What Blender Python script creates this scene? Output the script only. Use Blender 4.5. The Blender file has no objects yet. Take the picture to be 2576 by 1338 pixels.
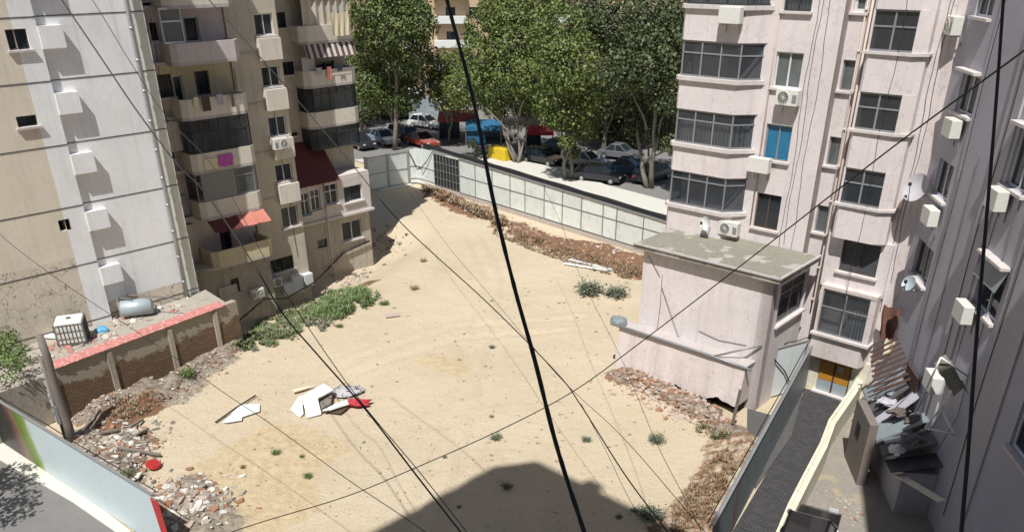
import bpy, bmesh, math, random
import numpy as np
from mathutils import Vector, Matrix
R=math.radians; rnd=random.Random(7); C=bpy.context.scene.collection
sc=bpy.context.scene
# ---------------------------------------------------------------- camera
H=17.5; FX,CX,CY=2045.,1288.,1000.          # focal length and principal point in units of a 2576 px wide picture
TH,RO=R(28.55),R(.21)
cc,ss=math.cos(RO),math.sin(RO)
F=np.array([0,math.cos(TH),-math.sin(TH)]);_X=np.array([1.,0,0]);_D=np.array([0,-math.sin(TH),-math.cos(TH)])
XR=cc*_X+ss*_D; DN=-ss*_X+cc*_D
cam=bpy.data.objects.new('camera',bpy.data.cameras.new('camera')); C.objects.link(cam); sc.camera=cam
M_=Matrix.Identity(4)
for i in range(3): M_[i][0]=XR[i]; M_[i][1]=-DN[i]; M_[i][2]=-F[i]
M_[2][3]=H; cam.matrix_world=M_
cam.data.sensor_width=36; cam.data.lens=36*FX/2576; cam.data.shift_y=-(CY-669)/2576*-1
cam.data.clip_start=.05; cam.data.clip_end=3000
# ---------------------------------------------------------------- light
SUN_AZ,SUN_EL=R(197),R(60)
w=bpy.data.worlds.new('World'); sc.world=w; w.use_nodes=True
nt=w.node_tree; bg=nt.nodes['Background']; sky=nt.nodes.new('ShaderNodeTexSky'); sky.sky_type='NISHITA'
sky.sun_disc=False; sky.sun_elevation=SUN_EL; sky.sun_rotation=SUN_AZ; sky.air_density=1; sky.dust_density=1.5
nt.links.new(sky.outputs[0],bg.inputs[0]); bg.inputs[1].default_value=.066
sl=bpy.data.lights.new('sun','SUN'); sl.energy=5.0; sl.angle=R(.5); sl.color=(1,.985,.955)
so=bpy.data.objects.new('sun',sl); C.objects.link(so)
sd=Vector((math.sin(SUN_AZ)*math.cos(SUN_EL),math.cos(SUN_AZ)*math.cos(SUN_EL),math.sin(SUN_EL)))
so.rotation_euler=sd.to_track_quat('Z','Y').to_euler()
sc.view_settings.view_transform='Standard'; sc.view_settings.look='None'; sc.view_settings.exposure=.15
sc.cycles.max_bounces=6; sc.cycles.diffuse_bounces=3; sc.cycles.transparent_max_bounces=12
# ---------------------------------------------------------------- photo measuring helpers (used to place real geometry)
def ray(x,y): return F+XR*(x-CX)/FX+DN*(y-CY)/FX
def G(x,y,z=0.):
    d=ray(x,y); t=(z-H)/d[2]; return (d[0]*t,d[1]*t,z)
def AT(x,y,dist):
    d=ray(x,y); d=d/np.linalg.norm(d)*dist; return (d[0],d[1],H+d[2])
def ATY(x,y,Y):
    d=ray(x,y); t=Y/d[1]; return (d[0]*t,Y,H+d[2]*t)
class Fr:
    """a facade frame: u runs along the wall (azimuth), d outwards, z up"""
    def __init__(s,o,az,out):
        s.o=np.array(o[:2],float); a=R(az); s.u=np.array([math.sin(a),math.cos(a)])
        s.n=np.array([s.u[1],-s.u[0]])*out
    def w(s,u,d,z):
        p=s.o+s.u*u+s.n*d; return (p[0],p[1],z)
    def px(s,x,y,d=0.):
        o=s.o+s.n*d; r=ray(x,y); t=(s.n@o)/(s.n@r[:2]); p=np.array([0,0,H])+r*t
        return float(s.u@(p[:2]-o)),float(p[2])
    def uz(s,u,z,d=0.): return s.w(u,d,z)
Z1=lambda x,y:(x*.351,y*.351)
Z2=lambda x,y:(375.6+x*.3309,y*.3309)
Z3=lambda x,y:(375.6+x*.3811,375.6+y*.3811)
Z4=lambda x,y:(1609.9+.351*x,y*.351)
Z5=lambda x,y:(1542.8+.351*x,469.6+.351*y)
Z7=lambda x,y:(2106.3+.351*x,y*.351)
Z8=lambda x,y:(2106.3+.351*x,469.6+.351*y)
ZA=lambda x,y:(x*.351,603.7+y*.351)          # zoom 0,900
# ---------------------------------------------------------------- materials
def newmat(name):
    m=bpy.data.materials.new(name); m.use_nodes=True; n=m.node_tree.nodes; l=m.node_tree.links
    return m,n,l,n['Principled BSDF']
def coords(n,l,scale=(1,1,1),rot=(0,0,0)):
    g=n.new('ShaderNodeNewGeometry'); mp=n.new('ShaderNodeMapping'); mp.inputs['Scale'].default_value=scale; mp.inputs['Rotation'].default_value=rot
    l.new(g.outputs['Position'],mp.inputs[0]); return mp.outputs[0]
def noise(n,l,vec,s,det=5,rough=.6):
    t=n.new('ShaderNodeTexNoise'); t.inputs['Scale'].default_value=s; t.inputs['Detail'].default_value=det; t.inputs['Roughness'].default_value=rough
    l.new(vec,t.inputs['Vector']); return t.outputs['Fac']
def ramp(n,l,fac,stops):
    r=n.new('ShaderNodeValToRGB'); e=r.color_ramp.elements
    while len(e)<len(stops): e.new(.5)
    for i,(p,c) in enumerate(stops): e[i].position=p; e[i].color=(*c,1) if len(c)==3 else c
    l.new(fac,r.inputs[0]); return r.outputs[0]
def g3(v): return (v,v,v)
def mix(n,l,f,a,b,mode='MIX'):
    m=n.new('ShaderNodeMix'); m.data_type='RGBA'; m.blend_type=mode
    for s,v in ((0,f),(6,a),(7,b)):
        if hasattr(v,'links'): l.new(v,m.inputs[s])
        else: m.inputs[s].default_value=v if s==0 else (*v,1)
    return m.outputs[2]
def bump(n,l,p,h,st,dist=.02):
    b=n.new('ShaderNodeBump'); b.inputs['Strength'].default_value=st; b.inputs['Distance'].default_value=dist
    l.new(h,b.inputs['Height']); l.new(b.outputs[0],p.inputs['Normal'])
def plaster(name,col,dirt=.35,dcol=(.25,.2,.16),streak=.5,fine=6.,bst=.5,rough=.9,crack=0,patch=None):
    m,n,l,p=newmat(name); v=coords(n,l)
    a=noise(n,l,v,.45,6); b=noise(n,l,v,fine,6,.7)
    vs=coords(n,l,(2.2,2.2,.12)); s=noise(n,l,vs,1.6,6,.7)
    c=mix(n,l,ramp(n,l,a,[(.3,g3(0)),(.75,g3(1))]),tuple(x*.9 for x in col),tuple(min(1,x*1.06) for x in col))
    if patch:
        pa=noise(n,l,v,.8,3); c=mix(n,l,ramp(n,l,pa,[(.56,g3(0)),(.6,g3(1))]),c,patch)
    c=mix(n,l,ramp(n,l,s,[(.52,g3(0)),(.78,g3(streak))]),c,dcol)
    c=mix(n,l,ramp(n,l,b,[(.5,g3(0)),(.85,g3(dirt))]),c,dcol)
    if crack:
        vo=n.new('ShaderNodeTexVoronoi'); vo.feature='DISTANCE_TO_EDGE'; vo.inputs['Scale'].default_value=1.1
        wv=n.new('ShaderNodeVectorMath'); wv.operation='ADD'; nn=n.new('ShaderNodeTexNoise'); nn.inputs['Scale'].default_value=2.5; l.new(v,nn.inputs['Vector'])
        l.new(v,wv.inputs[0]); l.new(nn.outputs['Color'],wv.inputs[1]); l.new(wv.outputs[0],vo.inputs['Vector'])
        c=mix(n,l,ramp(n,l,vo.outputs['Distance'],[(.0,g3(crack)),(.02,g3(0))]),c,(.05,.04,.035))
    l.new(c,p.inputs['Base Color']); p.inputs['Roughness'].default_value=rough
    h=noise(n,l,v,30,4,.7); mm=n.new('ShaderNodeMath'); mm.operation='ADD'; l.new(h,mm.inputs[0]); l.new(a,mm.inputs[1])
    bump(n,l,p,mm.outputs[0],bst,.03); return m
def simple(name,col,rough=.6,metal=0,var=.15,sc_=3.,bst=.15,dirt=0,dcol=(.1,.07,.05)):
    m,n,l,p=newmat(name); v=coords(n,l); a=noise(n,l,v,sc_,5,.65)
    c=mix(n,l,a,tuple(x*(1-var) for x in col),tuple(min(1,x*(1+var)) for x in col))
    oi=n.new('ShaderNodeObjectInfo'); c=mix(n,l,oi.outputs['Random'],c,tuple(x*.86 for x in col)) if not hasattr(oi.outputs['Random'],'links') else mix(n,l,_scale(n,l,oi.outputs['Random'],.35),c,tuple(x*.62 for x in col))
    if dirt: c=mix(n,l,ramp(n,l,noise(n,l,v,sc_*2.7,6,.7),[(.5,g3(0)),(.7,g3(dirt))]),c,dcol)
    l.new(c,p.inputs['Base Color']); p.inputs['Roughness'].default_value=rough; p.inputs['Metallic'].default_value=metal
    if bst: bump(n,l,p,noise(n,l,v,sc_*8,4),bst,.01)
    return m
def glass(name,tint=(.02,.025,.03),op=.62,rough=.06):
    m,n,l,p=newmat(name); p.inputs['Base Color'].default_value=(*tint,1); p.inputs['Roughness'].default_value=rough
    v=coords(n,l); a=noise(n,l,v,1.3,3); c=mix(n,l,a,tint,tuple(x*2.6+.01 for x in tint)); l.new(c,p.inputs['Base Color'])
    t=n.new('ShaderNodeBsdfTransparent'); t.inputs[0].default_value=(.75,.78,.8,1); ms=n.new('ShaderNodeMixShader'); ms.inputs[0].default_value=op
    l.new(t.outputs[0],ms.inputs[1]); l.new(p.outputs[0],ms.inputs[2]); l.new(ms.outputs[0],n['Material Output'].inputs[0])
    return m
def brick(name,rotz,c1,c2,mortar,scale=1,bw=.25,bh=.08,cover=None,ms=.012):
    m,n,l,p=newmat(name); v=coords(n,l,(1,1,1),(0,0,rotz)); s=n.new('ShaderNodeSeparateXYZ'); l.new(v,s.inputs[0]); cb=n.new('ShaderNodeCombineXYZ')
    l.new(s.outputs[0],cb.inputs[0]); l.new(s.outputs[2],cb.inputs[1]); b=n.new('ShaderNodeTexBrick'); l.new(cb.outputs[0],b.inputs['Vector'])
    b.inputs['Color1'].default_value=(*c1,1); b.inputs['Color2'].default_value=(*c2,1); b.inputs['Mortar'].default_value=(*mortar,1)
    b.inputs['Scale'].default_value=scale; b.inputs['Brick Width'].default_value=bw; b.inputs['Row Height'].default_value=bh; b.inputs['Mortar Size'].default_value=ms
    vv=coords(n,l); a=noise(n,l,vv,.9,7,.7); c=b.outputs[0]
    c=mix(n,l,ramp(n,l,noise(n,l,vv,3,6,.7),[(.35,g3(0)),(.8,g3(.7))]),c,tuple(x*.45 for x in c1))
    if cover:
        # render coat left on the upper half, broken lower edge
        z=n.new('ShaderNodeMath'); z.operation='MULTIPLY_ADD'; z.inputs[1].default_value=.55; l.new(s.outputs[2],z.inputs[0]); l.new(a,z.inputs[2])
        c=mix(n,l,ramp(n,l,z.outputs[0],[(.62,g3(0)),(.72,g3(1))]) if False else ramp(n,l,_scale(n,l,z.outputs[0],.55),[(.735,g3(0)),(.78,g3(1))]),c,cover)
    l.new(c,p.inputs['Base Color']); p.inputs['Roughness'].default_value=.95
    mm=n.new('ShaderNodeMath'); mm.operation='SUBTRACT'; l.new(noise(n,l,vv,12,5,.7),mm.inputs[0]); l.new(b.outputs['Fac'],mm.inputs[1]); bump(n,l,p,mm.outputs[0],.7,.03)
    return m
def _scale(n,l,a,k):
    q=n.new('ShaderNodeMath'); q.operation='MULTIPLY'; q.inputs[1].default_value=k; l.new(a,q.inputs[0]); return q.outputs[0]
def leafmat(name,c1,c2,c3=None,trans=.25):
    m,n,l,p=newmat(name); g=n.new('ShaderNodeNewGeometry'); a=g.outputs['Random Per Island']
    st=[(0,c1),(.55,c2),(1,c3 or c2)]; c=ramp(n,l,a,st); v=coords(n,l)  # in tree crowns the last stop paints highlights onto random leaves
    c=mix(n,l,ramp(n,l,noise(n,l,v,.35,4),[(.35,g3(0)),(.65,g3(.6))]),c,tuple(x*1.25 for x in c2))
    l.new(c,p.inputs['Base Color']); p.inputs['Roughness'].default_value=.6
    t=n.new('ShaderNodeBsdfTranslucent'); l.new(c,t.inputs[0]); ms=n.new('ShaderNodeMixShader'); ms.inputs[0].default_value=trans
    l.new(p.outputs[0],ms.inputs[1]); l.new(t.outputs[0],ms.inputs[2]); l.new(ms.outputs[0],n['Material Output'].inputs[0]); return m
def stripes(name,c1,c2,u,per,rough=.8,duty=.5):
    m,n,l,p=newmat(name); g=n.new('ShaderNodeNewGeometry'); d=n.new('ShaderNodeVectorMath'); d.operation='DOT_PRODUCT'; d.inputs[1].default_value=(u[0],u[1],0)
    l.new(g.outputs['Position'],d.inputs[0]); f=n.new('ShaderNodeMath'); f.operation='MULTIPLY'; f.inputs[1].default_value=1/per; l.new(d.outputs['Value'],f.inputs[0])
    fr=n.new('ShaderNodeMath'); fr.operation='FRACT'; l.new(f.outputs[0],fr.inputs[0])
    c=ramp(n,l,fr.outputs[0],[(duty-.03,c1),(duty+.03,c2)]); l.new(c,p.inputs['Base Color']); p.inputs['Roughness'].default_value=rough; return m
M={}
M['gable']=plaster('white_render',(.86,.86,.85),.22,(.3,.28,.26),.3)
M['gable_cream']=plaster('cream_render',(.74,.66,.54),.3,(.36,.28,.2),.3)
M['gable_crack']=plaster('cracked_cream_render',(.68,.60,.49),.45,(.3,.23,.16),.35,crack=.8)
M['corner']=plaster('pale_yellow_render',(.78,.78,.69),.2,(.3,.28,.22),.3)
M['beige']=plaster('beige_render',(.56,.505,.41),.5,(.20,.17,.14),.55)
M['beige2']=plaster('stained_beige_render',(.47,.42,.35),.7,(.12,.10,.08),.8,crack=.25)
M['parapet']=plaster('pale_parapet_render',(.69,.64,.55),.35,(.22,.19,.16),.45)
M['pinkwall']=plaster('pinkish_render',(.58,.52,.51),.35,(.2,.15,.14),.4)
M['yelwall']=plaster('ochre_render',(.60,.53,.37),.35,(.2,.15,.1),.4)
M['yelpar']=plaster('yellow_parapet_render',(.64,.55,.36),.4,(.2,.14,.08),.5)
M['pink']=plaster('pale_pink_render',(.705,.64,.625),.25,(.42,.36,.34),.4,patch=(.68,.60,.575),crack=.22)
M['pink2']=plaster('weathered_pink_render',(.65,.57,.54),.45,(.36,.29,.27),.5,crack=.3)
M['pinkside']=plaster('ochre_pink_render',(.66,.55,.47),.5,(.34,.26,.2),.8)
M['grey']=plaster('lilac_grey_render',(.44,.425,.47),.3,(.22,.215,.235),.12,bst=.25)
M['grey2']=plaster('light_lilac_render',(.46,.435,.45),.3,(.28,.26,.27),.35)
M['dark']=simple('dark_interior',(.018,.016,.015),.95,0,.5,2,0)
M['trim']=plaster('concrete_trim',(.48,.44,.42),.5,(.16,.13,.12),.5)
M['trimw']=plaster('pale_trim',(.62,.57,.54),.4,(.2,.17,.15),.4)
M['conc']=plaster('mossy_roof_concrete',(.25,.235,.19),.7,(.08,.075,.055),.3,patch=(.40,.37,.33))
M['fr_w']=simple('white_window_frame',(.66,.67,.68),.45,0,.1,5,.05,.2)
M['fr_g']=simple('grey_aluminium_frame',(.30,.305,.32),.45,.3,.15,5,.05,.25)
M['fr_d']=simple('dark_frame',(.035,.037,.042),.45,0,.3,5,.05)
M['fr_b']=simple('brown_frame',(.09,.06,.04),.6,0,.3,5,.1)
M['glass']=glass('window_glass',op=.62); M['glass_l']=glass('dusty_window_glass',(.07,.08,.08),.72,.15); M['glass_b']=glass('blue_window_film',(.008,.085,.16),.9,.15)
M['cur_w']=stripes('white_curtain',(.62,.62,.62),(.3,.3,.31),(.74,-.67),.14); M['cur_g']=simple('grey_curtain',(.30,.31,.30),.9,0,.3,4,.1)
M['cur_b']=simple('brown_curtain',(.10,.065,.055),.9,0,.35,4,.1)
M['shut']=simple('grey_blind',(.27,.265,.255),.8,0,.12,2,.1,.3)
M['metal']=simple('galvanised_metal',(.45,.46,.47),.4,.6,.15,4,.1,.3)
M['white']=simple('white_paint',(.75,.75,.73),.5,0,.08,4,.05,.2,(.3,.25,.2))
M['acw']=simple('cream_plastic',(.70,.69,.63),.5,0,.08,4,.05,.3,(.35,.3,.24))
M['acd']=simple('fan_grille_dark',(.11,.11,.11),.6,0,.3,10,.1)
M['black']=simple('black_rubber',(.012,.012,.013),.6,0,.3,8,.1)
M['wood']=simple('weathered_grey_wood',(.22,.19,.165),.9,0,.45,9,.6,.5,(.06,.05,.04))
M['woodd']=simple('dark_red_wood',(.10,.05,.038),.8,0,.4,9,.4)
M['bark']=simple('grey_bark',(.20,.18,.145),.9,0,.4,6,.6)
M['redtile']=simple('red_coping_tile',(.46,.17,.15),.85,0,.4,2.5,.5,.85,(.62,.47,.43))
M['redtin']=simple('rusty_red_sheet',(.13,.025,.022),.7,.1,.3,3,.2,.4)
M['salmon']=simple('salmon_awning',(.55,.20,.15),.85,0,.2,3,.2,.3)
M['red']=simple('red_cloth',(.48,.03,.045),.85,0,.4,6,.4,.5,(.3,.15,.12))
M['redp']=simple('red_plastic',(.45,.025,.025),.5,0,.2,6,.1,.35,(.35,.15,.1))
M['pinkc']=simple('magenta_cloth',(.50,.09,.40),.9,0,.35,14,.3)
M['cream']=plaster('cream_wall_paint',(.70,.66,.52),.5,(.2,.17,.12),.5)
M['panel']=simple('pale_green_grey_sheet',(.82,.86,.81),.5,.1,.08,.8,.03,.35,(.3,.3,.26))
M['panel_s']=simple('blue_grey_sheet',(.40,.46,.49),.45,.2,.06,.6,.03,.2,(.2,.2,.2))
M['panel_w']=simple('white_sheet',(.70,.75,.74),.45,0,.05,.6,.03,.15,(.4,.4,.36))
M['panel_d']=simple('dark_grey_sheet',(.26,.30,.31),.5,.2,.1,.6,.05,.3,(.12,.12,.1))
M['plinth']=plaster('pinkish_plinth',(.50,.44,.39),.6,(.2,.15,.12),.4)
M['asphalt']=simple('asphalt',(.085,.082,.08),.95,0,.25,1.2,.3,.3,(.13,.12,.11))
M['street']=simple('worn_street',(.20,.19,.18),.95,0,.2,.6,.3,.3,(.11,.10,.095))
M['walk']=simple('dusty_pavement',(.62,.60,.53),.95,0,.1,1.5,.4,.3,(.36,.33,.27))
M['yardc']=plaster('yard_concrete',(.27,.245,.21),.7,(.10,.075,.055),.0,patch=(.33,.28,.2))
M['terrace']=plaster('rubbly_terrace',(.40,.36,.30),.8,(.12,.10,.08),.0,fine=4,bst=1)
M['slab']=plaster('broken_white_slab',(.60,.58,.52),.5,(.25,.2,.15),.0)
M['slabp']=plaster('pinkish_rubble',(.45,.36,.30),.6,(.2,.13,.1),.0)
M['styro']=simple('white_board',(.76,.78,.76),.7,0,.06,2,.15,.55,(.5,.44,.34))
M['tarpb']=simple('blue_tarp',(.02,.12,.22),.6,0,.3,2,.3); M['tarpd']=simple('navy_tarp',(.015,.03,.06),.5,0,.3,2,.2)
M['tarpy']=simple('yellow_tarp',(.62,.44,.015),.7,0,.15,3,.4,.3,(.35,.22,.01))
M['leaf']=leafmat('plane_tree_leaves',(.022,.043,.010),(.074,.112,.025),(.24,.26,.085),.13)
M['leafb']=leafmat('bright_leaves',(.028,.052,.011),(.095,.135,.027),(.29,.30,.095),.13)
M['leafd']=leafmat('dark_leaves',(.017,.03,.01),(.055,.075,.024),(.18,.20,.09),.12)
M['weed']=leafmat('weed_leaves',(.045,.085,.02),(.115,.175,.045),(.28,.33,.13),.12)
M['weedb']=leafmat('blue_green_weed',(.05,.07,.045),(.125,.15,.095),(.30,.32,.23),.12)
M['dry']=leafmat('dry_brown_grass',(.10,.055,.025),(.25,.14,.07),(.42,.29,.17),.12)
M['straw']=leafmat('pale_dead_stems',(.16,.12,.08),(.33,.27,.19),(.48,.42,.31),.1)
# ---------------------------------------------------------------- mesh builder
class MB:
    def __init__(s): s.v=[];s.f=[];s.m=[]
    def face(s,pts,m=0):
        i=len(s.v); s.v+= [tuple(map(float,p)) for p in pts]; s.f.append(tuple(range(i,i+len(pts)))); s.m.append(m)
    def hexa(s,p,m=0):
        i=len(s.v); s.v+=[tuple(map(float,q)) for q in p]
        for a in ((0,3,2,1),(4,5,6,7),(0,1,5,4),(1,2,6,5),(2,3,7,6),(3,0,4,7)): s.f.append(tuple(i+k for k in a)); s.m.append(m)
    def box(s,fr,u0,u1,d0,d1,z0,z1,m=0):
        s.hexa([fr.w(u0,d0,z0),fr.w(u1,d0,z0),fr.w(u1,d1,z0),fr.w(u0,d1,z0),fr.w(u0,d0,z1),fr.w(u1,d0,z1),fr.w(u1,d1,z1),fr.w(u0,d1,z1)],m)
    def obox(s,c,size,rot=(0,0,0),m=0):
        from mathutils import Euler
        e=Euler(rot).to_matrix(); a,b,h=[k/2 for k in size]
        s.hexa([tuple(Vector(c)+e@Vector(q)) for q in ((-a,-b,-h),(a,-b,-h),(a,b,-h),(-a,b,-h),(-a,-b,h),(a,-b,h),(a,b,h),(-a,b,h))],m)
    def beam(s,p,q,wd=.1,h=.1,m=0):
        p=Vector(p);q=Vector(q); t=(q-p).normalized(); up=Vector((0,0,1)) if abs(t.z)<.95 else Vector((0,1,0))
        a=t.cross(up).normalized()*wd/2; b=a.cross(t).normalized()*h/2
        s.hexa([tuple(k) for k in (p-a-b,p+a-b,p+a+b,p-a+b,q-a-b,q+a-b,q+a+b,q-a+b)],m)
    def prism(s,poly,z0,z1,m=0,mt=None):
        n=len(poly); i=len(s.v)
        s.v+=[(p[0],p[1],z0) for p in poly]+[(p[0],p[1],z1) for p in poly]
        s.f.append(tuple(range(i,i+n))[::-1]); s.m.append(m); s.f.append(tuple(range(i+n,i+2*n))); s.m.append(m if mt is None else mt)
        for k in range(n): s.f.append((i+k,i+(k+1)%n,i+n+(k+1)%n,i+n+k)); s.m.append(m)
    def tube(s,path,r,seg=8,m=0,cap=True,rs=None):
        P=[Vector(p) for p in path]; i0=len(s.v); prev=None
        for k,p in enumerate(P):
            t=(P[min(k+1,len(P)-1)]-P[max(k-1,0)]).normalized()
            if prev is None: a=t.cross(Vector((0,0,1))) if abs(t.z)<.9 else t.cross(Vector((1,0,0)))
            else: a=prev-t*prev.dot(t)
            a.normalize(); prev=a; b=t.cross(a); rr=rs[k] if rs else r
            for j in range(seg):
                g=2*math.pi*j/seg; q=p+a*math.cos(g)*rr+b*math.sin(g)*rr; s.v.append(tuple(q))
        for k in range(len(P)-1):
            for j in range(seg):
                a=i0+k*seg+j; b=i0+k*seg+(j+1)%seg; s.f.append((a,b,b+seg,a+seg)); s.m.append(m)
        if cap:
            s.f.append(tuple(range(i0,i0+seg))[::-1]); s.m.append(m); e=i0+(len(P)-1)*seg; s.f.append(tuple(range(e,e+seg))); s.m.append(m)
    def build(s,name,mats,parent=None,smooth=False,bev=0):
        me=bpy.data.meshes.new(name); me.from_pydata(s.v,[],s.f); me.update()
        if not isinstance(mats,(list,tuple)): mats=[mats]
        for q in mats: me.materials.append(M[q] if isinstance(q,str) else q)
        me.polygons.foreach_set('material_index',s.m)
        b=bmesh.new(); b.from_mesh(me); bmesh.ops.remove_doubles(b,verts=b.verts,dist=1e-5) if smooth else None
        if len(b.faces)<20000: bmesh.ops.recalc_face_normals(b,faces=b.faces) if s.closed() else None
        b.to_mesh(me); b.free()
        if smooth: me.polygons.foreach_set('use_smooth',[True]*len(me.polygons))
        o=bpy.data.objects.new(name,me); C.objects.link(o)
        if parent: o.parent=parent; o.matrix_parent_inverse=parent.matrix_world.inverted()
        if bev:
            bm=o.modifiers.new('bevel','BEVEL'); bm.width=bev; bm.segments=2; bm.limit_method='ANGLE'
        return o
    def closed(s): return not getattr(s,'open',False)
def thing(name,loc,label,cat,group=None,kind=None):
    o=bpy.data.objects.new(name,None); C.objects.link(o); o.location=loc[:3] if len(loc)>2 else (*loc,0); o.empty_display_size=.3
    o.matrix_world=Matrix.Translation(o.location); return tag(o,label,cat,group,kind)
def tag(o,label,cat,group=None,kind=None):
    o['label']=label; o['category']=cat
    if group: o['group']=group
    if kind: o['kind']=kind
    return o
def struct(o): o['kind']='structure'; return o
# ---------------------------------------------------------------- building kit
def wall(fr,u0,u1,z0,z1,d,holes,mat,parent,name='wall',room=.9,ret=.5):
    """front face with real openings, reveals and a dark room behind each opening"""
    b=MB(); b.open=True
    us=sorted({u0,u1}|{min(max(h[k],u0),u1) for h in holes for k in (0,1)}); zs=sorted({z0,z1}|{min(max(h[k],z0),z1) for h in holes for k in (2,3)})
    for i in range(len(us)-1):
        for j in range(len(zs)-1):
            um,zm=(us[i]+us[i+1])/2,(zs[j]+zs[j+1])/2
            if any(h[0]<um<h[1] and h[2]<zm<h[3] for h in holes): continue
            b.face([fr.w(us[i],d,zs[j]),fr.w(us[i+1],d,zs[j]),fr.w(us[i+1],d,zs[j+1]),fr.w(us[i],d,zs[j+1])])
    for (a,c,e,g) in [h[:4] for h in holes]:
        for dd,m in ((-.22,0),(-room,1)):
            d0=d if m==0 else d-.22; d1=d+dd
            b.face([fr.w(a,d0,e),fr.w(c,d0,e),fr.w(c,d1,e),fr.w(a,d1,e)],m); b.face([fr.w(a,d0,g),fr.w(c,d0,g),fr.w(c,d1,g),fr.w(a,d1,g)],m)
            b.face([fr.w(a,d0,e),fr.w(a,d0,g),fr.w(a,d1,g),fr.w(a,d1,e)],m); b.face([fr.w(c,d0,e),fr.w(c,d0,g),fr.w(c,d1,g),fr.w(c,d1,e)],m)
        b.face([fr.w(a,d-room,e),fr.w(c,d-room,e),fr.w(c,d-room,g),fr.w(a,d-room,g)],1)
    for uu in (u0,u1): b.face([fr.w(uu,d,z0),fr.w(uu,d-ret,z0),fr.w(uu,d-ret,z1),fr.w(uu,d,z1)])
    b.face([fr.w(u0,d,z1),fr.w(u1,d,z1),fr.w(u1,d-ret,z1),fr.w(u0,d-ret,z1)]); b.face([fr.w(u0,d,z0),fr.w(u1,d,z0),fr.w(u1,d-ret,z0),fr.w(u0,d-ret,z0)])
    return b.build(name,[mat,'dark'],parent)
def window(fr,h,d,parent,fm='fr_w',gl='glass',cols=2,rows=(),sill='trimw',cur=None,fw=.06,name='window',inset=.13,sillw=.12):
    u0,u1,z0,z1=h[:4]; b=MB(); a,c=d-inset-.05,d-inset+.03
    b.box(fr,u0,u0+fw,a,c,z0,z1); b.box(fr,u1-fw,u1,a,c,z0,z1); b.box(fr,u0+fw,u1-fw,a,c,z0,z0+fw); b.box(fr,u0+fw,u1-fw,a,c,z1-fw,z1)
    for k in range(1,cols):
        u=u0+(u1-u0)*k/cols; b.box(fr,u-fw*.55,u+fw*.55,a+.005,c-.005,z0+fw,z1-fw)
    for r in rows:
        z=z0+(z1-z0)*r; b.box(fr,u0+fw,u1-fw,a+.01,c-.01,z-fw*.45,z+fw*.45)
    w_=b.build(name,fm,parent)
    p=MB(); p.open=True; dd=d-inset-.01; p.face([fr.w(u0+fw/2,dd,z0+fw/2),fr.w(u1-fw/2,dd,z0+fw/2),fr.w(u1-fw/2,dd,z1-fw/2),fr.w(u0+fw/2,dd,z1-fw/2)]); p.build('pane',gl,w_)
    if sill:
        s=MB(); s.box(fr,u0-.1,u1+.1,d-.08,d+sillw,z0-.09,z0-.002); s.build('sill',sill,w_)
    if cur: curtain(fr,u0+fw,u1-fw,z0+fw,z1-fw,d-inset-.1,cur,w_)
    else:
        q=rnd.random()
        if q<.45: t=u0+fw+(u1-u0-2*fw)*rnd.uniform(.25,.6); curtain(fr,u0+fw,t,z0+fw,z1-fw,d-inset-.1,rnd.choice(['cur_g','cur_w','cur_b']),w_)
        elif q<.75: zz=z1-fw-(z1-z0)*rnd.uniform(.15,.5); bb=MB(); bb.box(fr,u0+fw,u1-fw,d-inset-.1,d-inset-.085,zz,z1-fw); bb.build('blind',rnd.choice(['shut','cur_g','beige']),w_)
    return w_
def curtain(fr,u0,u1,z0,z1,d,mat,parent,name='curtain',amp=.025,per=.16):
    b=MB(); b.open=True; n=max(6,int((u1-u0)/per*4)); 
    for i in range(n):
        ua,ub=u0+(u1-u0)*i/n,u0+(u1-u0)*(i+1)/n; da,db=d+amp*math.sin(ua/per*6.28),d+amp*math.sin(ub/per*6.28)
        b.face([fr.w(ua,da,z0),fr.w(ub,db,z0),fr.w(ub,db,z1),fr.w(ua,da,z1)])
    return b.build(name,mat,parent)
def pathpts(fr,pts): return [fr.w(u,d,0) for u,d in pts]
def offset(pts,t):
    """offset a (u,d) open path inwards (towards smaller d / right-hand side)"""
    out=[]
    for i,p in enumerate(pts):
        a=np.array(pts[max(i-1,0)]);b=np.array(pts[min(i+1,len(pts)-1)]); v=b-a; v=v/np.linalg.norm(v); nrm=np.array([v[1],-v[0]])
        out.append(tuple(np.array(p)+nrm*t))
    return out
def band(fr,pts,z0,z1,t,mat,parent,name='parapet',m=None):
    """wall strip following a path in plan"""
    q=offset(pts,t); b=MB()
    for i in range(len(pts)-1):
        A,B,Cc,D_=[pts[i],pts[i+1],q[i+1],q[i]]
        b.hexa([fr.w(*p,z0) for p in (A,B,Cc,D_)]+[fr.w(*p,z1) for p in (A,B,Cc,D_)])
    return b.build(name,mat,parent)
def slab(fr,pts,z0,z1,mat,parent,name='slab'):
    b=MB(); P_=[fr.w(u,d,0) for u,d in pts]; b.prism(P_,z0,z1); return b.build(name,mat,parent)
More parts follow.
